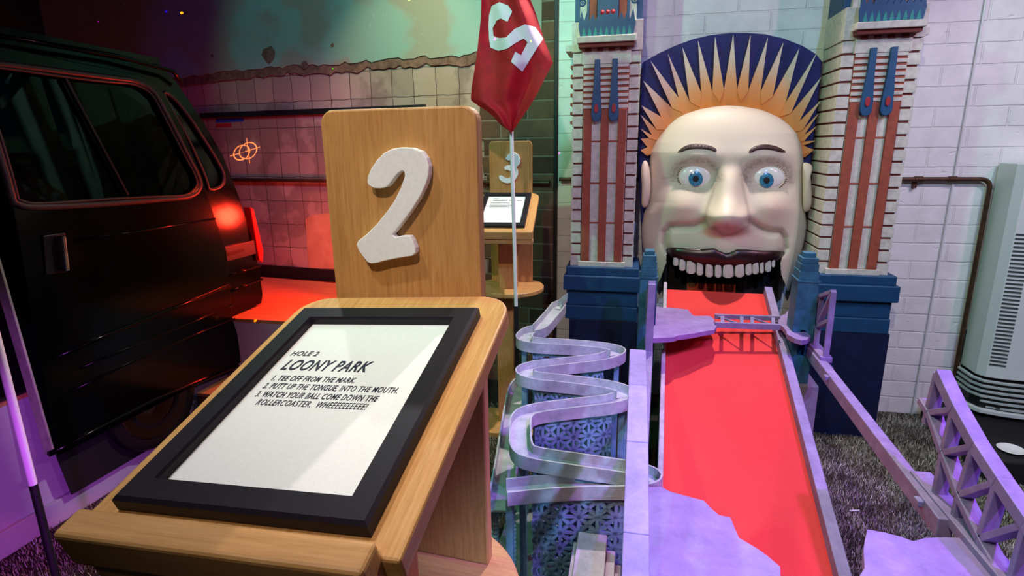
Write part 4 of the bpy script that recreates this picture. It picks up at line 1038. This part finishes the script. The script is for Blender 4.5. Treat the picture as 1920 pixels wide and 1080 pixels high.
# far pieces, by the pylons
fa = thing('bridge_deck_fragment', 'far broken road slab projecting from the pylon beside the zigzag chute', 'bridge piece', (0, 0, 0))
slab('road_slab', [(1226, 574), (1290, 580), (1296, 588), (1302, 592), (1330, 592), (1340, 600), (1338, 604), (1344, 610), (1340, 618), (1300, 625), (1250, 633), (1224, 634)], ZD, .022, ROADP, fa, {2, 3, 4, 5, 6, 7, 8, 9})
XL = onz(1220, 600, ZD).x-.012
tn = [(2.50, .90), (2.40, .955), (2.30, .985)]; bnn = [(2.50, .80), (2.40, .845), (2.30, .868)]
truss(fa, 'arch_truss', XL, .03, tn, bnn, [(tn[0], bnn[0]), (bnn[0], tn[1]), (tn[1], bnn[1]), (bnn[1], tn[2]), (tn[2], bnn[2]), (bnn[2], (2.30, .70)), (bnn[1], (2.40, .70))])
MB().box((XL-.014, 2.28, .66), (XL+.014, 2.5, .70)).build('edge_beam', BRIDGE, fa, bevel=.002)
rebase(fa, (XL+.1, 2.4, ZD))
fb = thing('bridge_deck_fragment', 'small far broken road slab against the pylon on the grey plinth', 'bridge piece', (0, 0, 0))
slab('road_slab', [(1479, 581), (1488, 584), (1496, 600), (1508, 616), (1520, 630), (1514, 636), (1503, 638), (1490, 634), (1475, 626), (1468, 612), (1459, 604), (1460, 596), (1468, 590), (1474, 588)], ZD, .022, ROADP, fb, set(range(5, 14)))
XR = .775
t1 = nodes([(1490, 573), (1515, 564), (1540, 555), (1563, 547)], XR); b1_ = nodes([(1490, 632), (1510, 622), (1534, 612), (1557, 601)], XR)
dg_ = []
for i in range(3): dg_ += [(t1[i], b1_[i]), (b1_[i], t1[i+1]), (t1[i+1], b1_[i+1]), (t1[i], b1_[i+1])][:3]
h1 = [(p[0], .70) for p in b1_[1:]]
truss(fb, 'arch_truss', XR, .022, t1, b1_, dg_+list(zip(b1_[1:], h1)), .016, .010)
MB().box((XR-.022, t1[-1][0]-.02, .676), (XR+.022, t1[-1][0]+.17, .70)).build('edge_beam', ROADP, fb, bevel=.002)
rebase(fb, (.74, 2.5, ZD))
# cross girder lying over the ramp
cg = thing('cross_girder', 'flat lattice girder crossing the red ramp between two broken slabs', 'girder', (0, 0, 0))
g0, g1 = onz(1340, 593, ZD), onz(1462, 597, ZD); k0, k1 = onz(1340, 609, ZD), onz(1462, 613, ZD)
MB().bar(g0, g1, .014, .022).build('rail', BRIDGE, cg, bevel=.001); MB().bar(k0, k1, .014, .026).build('rail', BRIDGE, cg, bevel=.001)
m = MB()
for i in range(2):
    t0, tm, t1_ = i/2+.04, i/2+.25, i/2+.46
    m.bar(g0.lerp(g1, t0), k0.lerp(k1, t1_), .008, .008)
for t in (.12, .42, .58, .9): m.bar(g0.lerp(g1, t), k0.lerp(k1, t), .016, .012)
m.build('lacing', BRIDGE, cg, bevel=.001)
rebase(cg, g0.lerp(k1, .5))
# long deck edge beams
ZB = .66
e1 = thing('deck_beam', 'long violet deck beam running along the turf side of the red ramp', 'beam', (0, 0, 0))
pA, pB = onz(1517, 656, ZB), onz(1772, 992, ZB)
MB().bar(pA, pB, .034, .05).build('beam', BRIDGE, e1, bevel=.003)
m = MB()
for t in (.28, .93): m.box((pA.lerp(pB, t).x-.03, pA.lerp(pB, t).y-.012, ZB+.005), (pA.lerp(pB, t).x-.0, pA.lerp(pB, t).y+.012, ZB+.02))
m.build('bracket', BRIDGE, e1, bevel=.002)
MB().prism([onz(*q, ZB) for q in [(1540, 678), (1550, 676), (1563, 690), (1563, 704), (1556, 703)]], (0, 0, -.02)).build('broken_road_edge', ROADP, e1)
rebase(e1, pA.lerp(pB, .5))
e2 = thing('deck_beam', 'dark violet deck beam between the zigzag chute and the red ramp', 'beam', (0, 0, 0))
pA2, pB2 = onz(1218, 650, ZB), onz(1200, 930, ZB)
MB().bar(pA2, pB2, .030, .05).build('beam', BRIDGE, e2, bevel=.003); rebase(e2, pA2.lerp(pB2, .5))
# near pieces
na = thing('bridge_deck_fragment', 'large near broken road slab lying over the red ramp', 'bridge piece', (0, 0, 0))
ZN = .675
slab('road_slab', [(1208, 913), (1240, 912), (1256, 921), (1288, 930), (1320, 938), (1336, 955), (1348, 965), (1370, 970), (1378, 990), (1386, 1008), (1420, 1028), (1463, 1062), (1464, 1084), (1480, 1120), (1520, 1200), (1190, 1200), (1198, 1040)], ZN, .03, ROADP, na, set(range(1, 14)))
q = [onz(*a, ZN) for a in [(1198, 915), (1210, 915), (1203, 1060), (1190, 1200), (1178, 1200)]]
MB().prism(q, (0, 0, -.032)).build('slab_edge_strip', STONELIGHT, na)
XT = onz(1195, 700, .955).x
tl_ = [(onx(1765, 690, .765).y, .975), (1.30, .965), (1.08, .935), (.86, .885), (.70, .84)]
bl_ = [(tl_[0][0]-.02, .875), (1.32, .85), (1.10, .80), (.88, .735)]
m = MB()
for a, b in zip(tl_, tl_[1:]): m.bar((XT, *a), (XT, *b), .044, .024)
m.build('top_chord', BRIDGE, na, bevel=.002)
m = MB()
for a, b in zip(bl_, bl_[1:]): m.bar((XT+.004, *a), (XT+.004, *b), .034, .02)
for a, b in [(tl_[0], bl_[0]), (bl_[0], tl_[1]), (tl_[1], bl_[1]), (bl_[1], tl_[2]), (tl_[2], bl_[2]), (bl_[2], tl_[3]), (tl_[3], bl_[3]), (bl_[2], (1.10, .68)), (bl_[1], (1.32, .68)), (bl_[3], (.88, .68))]: m.bar((XT+.004, *a), (XT+.004, *b), .032, .017, (0, 1, 0) if abs(a[0]-b[0]) < .03 else (0, 0, 1))
m.build('truss_web', BRIDGE, na, bevel=.002)
rebase(na, (.2, 1.1, ZN))
nb = thing('bridge_deck_fragment', 'near broken bridge piece with slab and tall truss above the turf', 'bridge piece', (0, 0, 0))
slab('road_slab', [(1626, 992), (1660, 998), (1690, 1006), (1712, 1014), (1735, 1008), (1770, 1007), (1800, 1008), (1860, 1068), (1930, 1140), (1930, 1200), (1590, 1200), (1604, 1120), (1620, 1050)], ZN, .03, ROADP, nb, {0, 1, 2, 3, 4, 5, 9, 10, 11, 12})
XN = .765
T_ = nodes([(1765, 700), (1797, 768), (1836, 838), (1880, 905), (1935, 985)], XN)
B_ = nodes([(1750, 775), (1776, 850), (1806, 930), (1846, 1012), (1900, 1110)], XN)
m = MB()
ch = [(XN, *p) for p in T_]; ch.append((XN, T_[-1][0]-.16, T_[-1][1]-.06))
for a, b in zip(ch, ch[1:]): m.bar(a, b, .032, .030)
m.build('top_chord', BRIDGE, nb, bevel=.002)
m = MB(); bc = [(XN, B_[0][0]+.05, B_[0][1]+.012)]+[(XN, *p) for p in B_]
for a, b in zip(bc, bc[1:]): m.bar(a, b, .034, .018)
m.build('bottom_chord', BRIDGE, nb, bevel=.002)
m = MB()
def wb(a, b): m.bar((XN, *a), (XN, *b), .030, .0145, (0, 1, 0))
wb((T_[0][0], T_[0][1]), (B_[0][0]+.012, B_[0][1]-.035))
for i in range(4): wb(B_[i], T_[i+1]); wb(T_[i+1], B_[i+1])
for i in (1, 2, 3): wb(B_[i], (B_[i][0]-.0, ZN))
m.build('truss_web', BRIDGE, nb, bevel=.0015)
m = MB(); m.bar((XN, B_[1][0]+.10, ZN+.004), (XN, .75, ZN+.004), .05, .024); m.build('edge_beam', BRIDGE, nb, bevel=.002)
rebase(nb, (.68, 1.1, ZN))
# near pylon, tipped over below the chute
pt = thing('fallen_pylon', 'lilac grey stepped pylon leaning in front of the lattice chute support', 'pylon', (0, 0, 0))
def tipped(name, x0, x1, y0, y1, z0, z1, mat):
    MB().box((x0, y0, z0), (x1, y1, z1)).build(name, mat, pt, bevel=.003)
f0, f1 = onz(1085, 996, .40), onz(1138, 1010, .40)
tipped('pylon_shaft', f0.x, f1.x, f0.y-.62, f0.y-.0, .30, .40, STONELIGHT)
tipped('pylon_step', f0.x-.012, f0.x, f0.y-.62, f0.y-.03, .30, .385, STONELIGHT)
tipped('pylon_step', f1.x, f1.x+.026, f0.y-.62, f0.y-.035, .30, .375, STONELIGHT)
tipped('pylon_step', f1.x+.026, f1.x+.044, f0.y-.62, f0.y-.06, .30, .35, STONELIGHT)
tipped('pylon_foot', f0.x-.004, f1.x+.03, f0.y-.60, f0.y-.06, .0, .30, STONE)
rebase(pt, ((f0.x+f1.x)/2, f0.y-.3, 0))

# ================================================================== ZIGZAG BALL RUN
run = thing('ball_run', 'zigzag model rollercoaster chute with lattice supports beside the red ramp', 'ball run', (0, 0, 0))
KP = [((1050, 566), .79), ((1034, 586), .765), ((1012, 610), .745), ((994, 617), .735), ((983, 629), .728), ((1000, 637), .722), ((1065, 641), .715), ((1130, 647), .706), ((1157, 655), .70), ((1132, 667), .694), ((1070, 675), .688), ((1002, 683), .68), ((984, 693), .674), ((1004, 703), .668), ((1075, 711), .66), ((1145, 721), .652), ((1172, 733), .645), ((1148, 746), .638), ((1075, 755), .63), ((1004, 765), .624), ((979, 778), .62), ((976, 806), .61), ((980, 836), .602), ((1008, 849), .598), ((1100, 863), .588), ((1190, 877), .578), ((1219, 888), .57), ((1190, 897), .562), ((1100, 899), .553), ((1020, 903), .545), ((950, 910), .538)]
path = crom([onz(*q, z) for q, z in KP], 7)
w_, t_, h_ = .032, .006, .046
U = [(-w_-t_, -h_), (w_+t_, -h_), (w_+t_, 0), (w_, 0), (w_, -h_+.016), (-w_, -h_+.016), (-w_, 0), (-w_-t_, 0)]
ent = path[:15]; rest = path[14:]
MB().sweep([onz(1060, 552, .83)]+ent, U).build('entry_trough', TRACK, run, bevel=.0015)
MB().sweep(rest, U).build('zigzag_track', TRACK, run, bevel=.0015)
def lattice(name, p, q, ztop_p, ztop_q, cell=.062, z0=0.02):
    """a wall of starred lattice between plan points p and q, up to the track"""
    p, q = Vector(p), Vector(q); d = (q-p); L = d.length; d.normalize(); n = max(1, round(L/cell)); c = L/n; nrm = Vector((d.y, -d.x))
    m = MB(); th = .010
    def zt(s): return ztop_p+(ztop_q-ztop_p)*s/L
    def seg(s0, za, s1, zb, wd):
        # clip below the sloping top
        ta, tb = zt(s0), zt(s1)
        if za > ta and zb > tb: return
        if za > ta or zb > tb:
            fa_, fb_ = ta-za, tb-zb; k = fa_/(fa_-fb_); sm, zm = s0+(s1-s0)*k, za+(zb-za)*k
            if za > ta: s0, za = sm, zm
            else: s1, zb = sm, zm
        a = p+d*s0; b = p+d*s1
        if abs(s1-s0)+abs(zb-za) < .004: return
        P = Vector((a.x, a.y, za)); Q = Vector((b.x, b.y, zb)); dr_ = (Q-P).normalized(); nn = Vector((nrm.x, nrm.y, 0)); sd = dr_.cross(nn)*wd/2; off = nn*th/2
        m.add([P-sd-off, P+sd-off, P+sd+off, P-sd+off, Q-sd-off, Q+sd-off, Q+sd+off, Q-sd+off], [(0, 1, 2, 3), (7, 6, 5, 4), (0, 4, 5, 1), (1, 5, 6, 2), (2, 6, 7, 3), (3, 7, 4, 0)])
    zmax = max(ztop_p, ztop_q); rows = int((zmax-z0)/c)+2
    zoff = z0
    for i in range(n):
        seg(i*c+c/2, zoff, i*c+c/2, zmax, .010)
    for r in range(rows):
        za = zoff+r*c; seg(0, za+c/2, L, za+c/2, .009)
        for i in range(n):
            seg(i*c, za, (i+1)*c, za+c, .010); seg((i+1)*c, za, i*c, za+c, .010)
    seg(.008, zoff, .008, zmax, .016); seg(L-.008, zoff, L-.008, zmax, .016)
    # rim bars
    seg(0, zoff, L, zoff, .014); seg(0, ztop_p-.008, L, ztop_q-.008, .014)
    return m.build(name, LATTICE, run)
def under(q0, z0, q1, z1, s0=0, s1=1, dy=.006):
    A, B = onz(*q0, z0), onz(*q1, z1); A2 = A.lerp(B, s0); B2 = A.lerp(B, s1)
    lattice('lattice_panel', (A2.x, A2.y-.018), (B2.x, B2.y-.018), A2.z-h_-.001, B2.z-h_-.001)
under((1000, 637), .722, (1130, 647), .706)
under((1002, 683), .68, (1132, 667), .694, .45, 1)
under((1004, 703), .668, (1145, 721), .652)
under((1004, 765), .624, (1148, 746), .638, 0, 1)
under((1008, 849), .598, (1190, 877), .578)
under((1000, 905), .543, (1175, 898), .559)
for q, z in [((983, 629), .728), ((1157, 655), .70), ((984, 693), .674), ((1172, 733), .645), ((979, 778), .62), ((980, 836), .602), ((1219, 888), .57), ((1167, 740), .64), ((955, 909), .538)]:
    p = onz(*q, z); MB().box((p.x-.011, p.y-.011, .0), (p.x+.011, p.y+.011, p.z-h_)).build('support_post', LATTICE, run, bevel=.002)
MB().box((-.47, 1.42, 0), (.10, 2.30, .024)).build('base_board', PLINTH, run, bevel=.003)
# return trough along the outer side
ret = thing('return_trough', 'straight return trough passing outside the zigzag chute ends', 'trough', (0, 0, 0))
ra = [onz(*q, z) for q, z in [((994, 706), .472), ((979, 713), .47), ((968, 735), .465), ((958, 800), .455), ((950, 860), .438), ((944, 900), .442), ((938, 938), .446)]]
rpth = crom(ra, 6); w2_ = .036
U2 = [(-w2_-.007, -.045), (w2_+.007, -.045), (w2_+.007, 0), (w2_, 0), (w2_, -.036), (-w2_, -.036), (-w2_, 0), (-w2_-.007, 0)]
MB().sweep(rpth, U2).build('trough', TRACK, ret, bevel=.0015)
pe = rpth[-1]
for dx in (-.028, .030):
    prof = [(0, 0)]+[(.0125+.0025*math.sin(k*1.57), .004*k) for k in range(int((pe.z-.05)/.004))]; prof.append((0, prof[-1][1]))
    MB().lathe(prof, (pe.x+dx, pe.y+.03, 0), 18).build('ribbed_leg', RIBBED, ret, smooth=True)
MB().box((pe.x-w2_-.022, pe.y-.0, pe.z-.075), (pe.x-w2_-.009, pe.y+.05, pe.z-.004)).build('side_tab', HEATW, ret, bevel=.002)
pm = rpth[10]; MB().box((pm.x-.015, pm.y-.012, 0), (pm.x+.015, pm.y+.012, pm.z-.045)).build('support_post', LATTICE, ret)
rebase(ret, (pe.x, pe.y, 0)); rebase(run, (-.18, 1.85, 0))

# ================================================================== PIPES AND HEATER ON THE WALLS
pz = ony(1690, 336, WY-.03).z; PYY = WY-.03
pe2 = ony(1856, 350, PYY)
pp_ = thing('wall_pipe', 'rusty brown pipe with an elbow on the white block wall', 'pipe', (0, 0, 0))
MB().tube([(-.44, PYY, pz), (pe2.x-.045, PYY, pz)]+[(pe2.x-.045+.045*math.sin(R(15*k)), PYY, pz-.045+.045*math.cos(R(15*k))) for k in range(1, 7)]+[(pe2.x+.006, PYY, .02)], .0115, 12).build('pipe', METALBROWN, pp_, smooth=True)
for px in (1722, 1786):
    x = ony(px, 336, PYY).x; MB().lathe([(.0117, -.02), (.016, -.018), (.016, .018), (.0117, .02)], (x, PYY, pz), 14, 'x').build('coupling', METALBROWN, pp_, smooth=True)
x = ony(1717, 345, PYY).x; MB().box((x-.008, PYY+.004, pz-.045), (x+.008, WY, pz+.0)).build('clip', METALBROWN, pp_)
rebase(pp_, (1.4, PYY, pz))
p2 = thing('wall_pipe', 'dark pipe running along the tiled wall behind the sign board', 'pipe', (0, 0, 0))
z2 = wlp(530, 338, .03)[1]
MB().tube([CORN+LT*.03+LN*.03+Vector((0, 0, z2)), CORN+LT*3.4+LN*.03+Vector((0, 0, z2))], .013, 10).build('pipe', METALBROWN, p2, smooth=True)
rebase(p2, CORN+LT*1.5+LN*.03+Vector((0, 0, z2)))
ca, cb_ = ony(1849, 2, WY-.012), ony(1712, 768, WY-.012)
cd = MB().tube([(ca.x+(cb_.x-ca.x)*0-.0, WY-.010, 3.0), (ca.x, WY-.010, ca.z), (cb_.x, WY-.010, .0)], .0055, 8).build('cable_conduit', HEATW, smooth=True)
tag(cd, 'thin white cable conduit running down the white block wall', 'conduit')
# heater
HYF = 3.20
hl = ony(1838, 705, HYF); hb = ony(1880, 760, HYF).z
ht = thing('gas_heater', 'white wall heater with side slots at the edge of the white wall', 'heater', (0, 0, 0))
hx0, hx1, hz0, hz1 = hl.x, hl.x+.75, hl.z-.01, 1.42
def hsec(z): return [(hx0+.004, WY-.02, z), (hx0+.004, HYF+.05, z), (hx0+.03, HYF+.012, z), (hx0+.10, HYF-.01, z), (hx0+.30, HYF-.035, z), (hx1, HYF-.035, z), (hx1, WY-.02, z)]
MB().prism(hsec(hz0), (0, 0, hz1-hz0)).build('casing', HEATW, ht, bevel=.006, seg=3)
lo_ = [(a+(b_-a)*0, y, z) for a, b_, y, z in []]
sec = [(hx0-.006, WY-.02), (hx0-.006, HYF+.05), (hx0+.02, HYF+.0), (hx0+.10, HYF-.03), (hx0+.30, HYF-.06), (hx1, HYF-.06), (hx1, WY-.02)]
MB().prism([(a, b, hz0-.165) for a, b in sec], (0, 0, .155)).build('lower_grille_body', BLACK, ht, bevel=.01)
for k in range(6):
    z = hz0-.012-.028*k; off = .012*max(0, k-3)**1.5
    pth = [(hx0-.008+off, WY-.03, z), (hx0-.008+off, HYF+.05, z), (hx0+.018+off, HYF-.004, z), (hx0+.10+off, HYF-.034, z), (hx0+.30, HYF-.064, z), (hx1, HYF-.064, z)]
    MB().sweep(pth, [(-.006, -.005), (.008, -.007), (.008, .003), (-.006, .005)]).build('grille_bar', HEATG, ht, bevel=.001)
MB().sweep([(hx0-.010, WY-.03, hz0-.175), (hx0-.010, HYF+.05, hz0-.175), (hx0+.03, HYF-.004, hz0-.178), (hx0+.12, HYF-.03, hz0-.18), (hx0+.30, HYF-.062, hz0-.18), (hx1, HYF-.064, hz0-.18)], [(-.014, -.012), (.012, -.014), (.014, .01), (-.014, .014)]).build('bottom_rim', HEATW, ht, bevel=.004)
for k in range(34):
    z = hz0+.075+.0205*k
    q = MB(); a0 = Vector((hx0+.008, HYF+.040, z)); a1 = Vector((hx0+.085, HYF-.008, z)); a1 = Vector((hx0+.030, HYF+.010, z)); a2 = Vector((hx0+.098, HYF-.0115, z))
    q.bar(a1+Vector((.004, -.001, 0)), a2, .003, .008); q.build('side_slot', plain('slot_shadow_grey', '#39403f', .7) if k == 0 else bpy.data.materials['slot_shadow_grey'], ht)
gb = ony(1845, 650, WY-.01); MB().box((gb.x-.05, WY-.05, gb.z-.10), (hx0+.01, WY, gb.z+.09)).build('mounting_box', plain('dark_green_box', '#0f3a30', .6), ht, bevel=.003)
rebase(ht, (hx0+.3, HYF, hz0-.18))
bx0 = ony(1770, 800, 3.0).x
MB().box((1.63, 2.72, 0), (2.7, 3.36, .115)).build('black_plinth', plain('black_carpeted_plinth', '#0a0a10', .8), bevel=.01)
tag(bpy.data.objects['black_plinth'], 'low black plinth on the floor below the white heater', 'plinth')
dp = onz(1896, 842, .125)
MB().lathe([(0, .0), (.036, 0), (.052, .008), (.055, .012), (.051, .014), (.036, .006), (0, .006)], (dp.x+.0, dp.y, .1155), 32).build('white_dish', HEATW, smooth=True)
tag(bpy.data.objects['white_dish'], 'white round dish on the black plinth behind the violet truss', 'dish')
lt_ = onz(1602, 958, .02)
tg = MB().bar((lt_.x-.02, lt_.y-.002, .02), (lt_.x+.02, lt_.y+.004, .022), .004, .004).build('litter_stick', HEATW); tag(tg, 'tiny white stick of litter lying on the turf beside the ramp', 'litter')
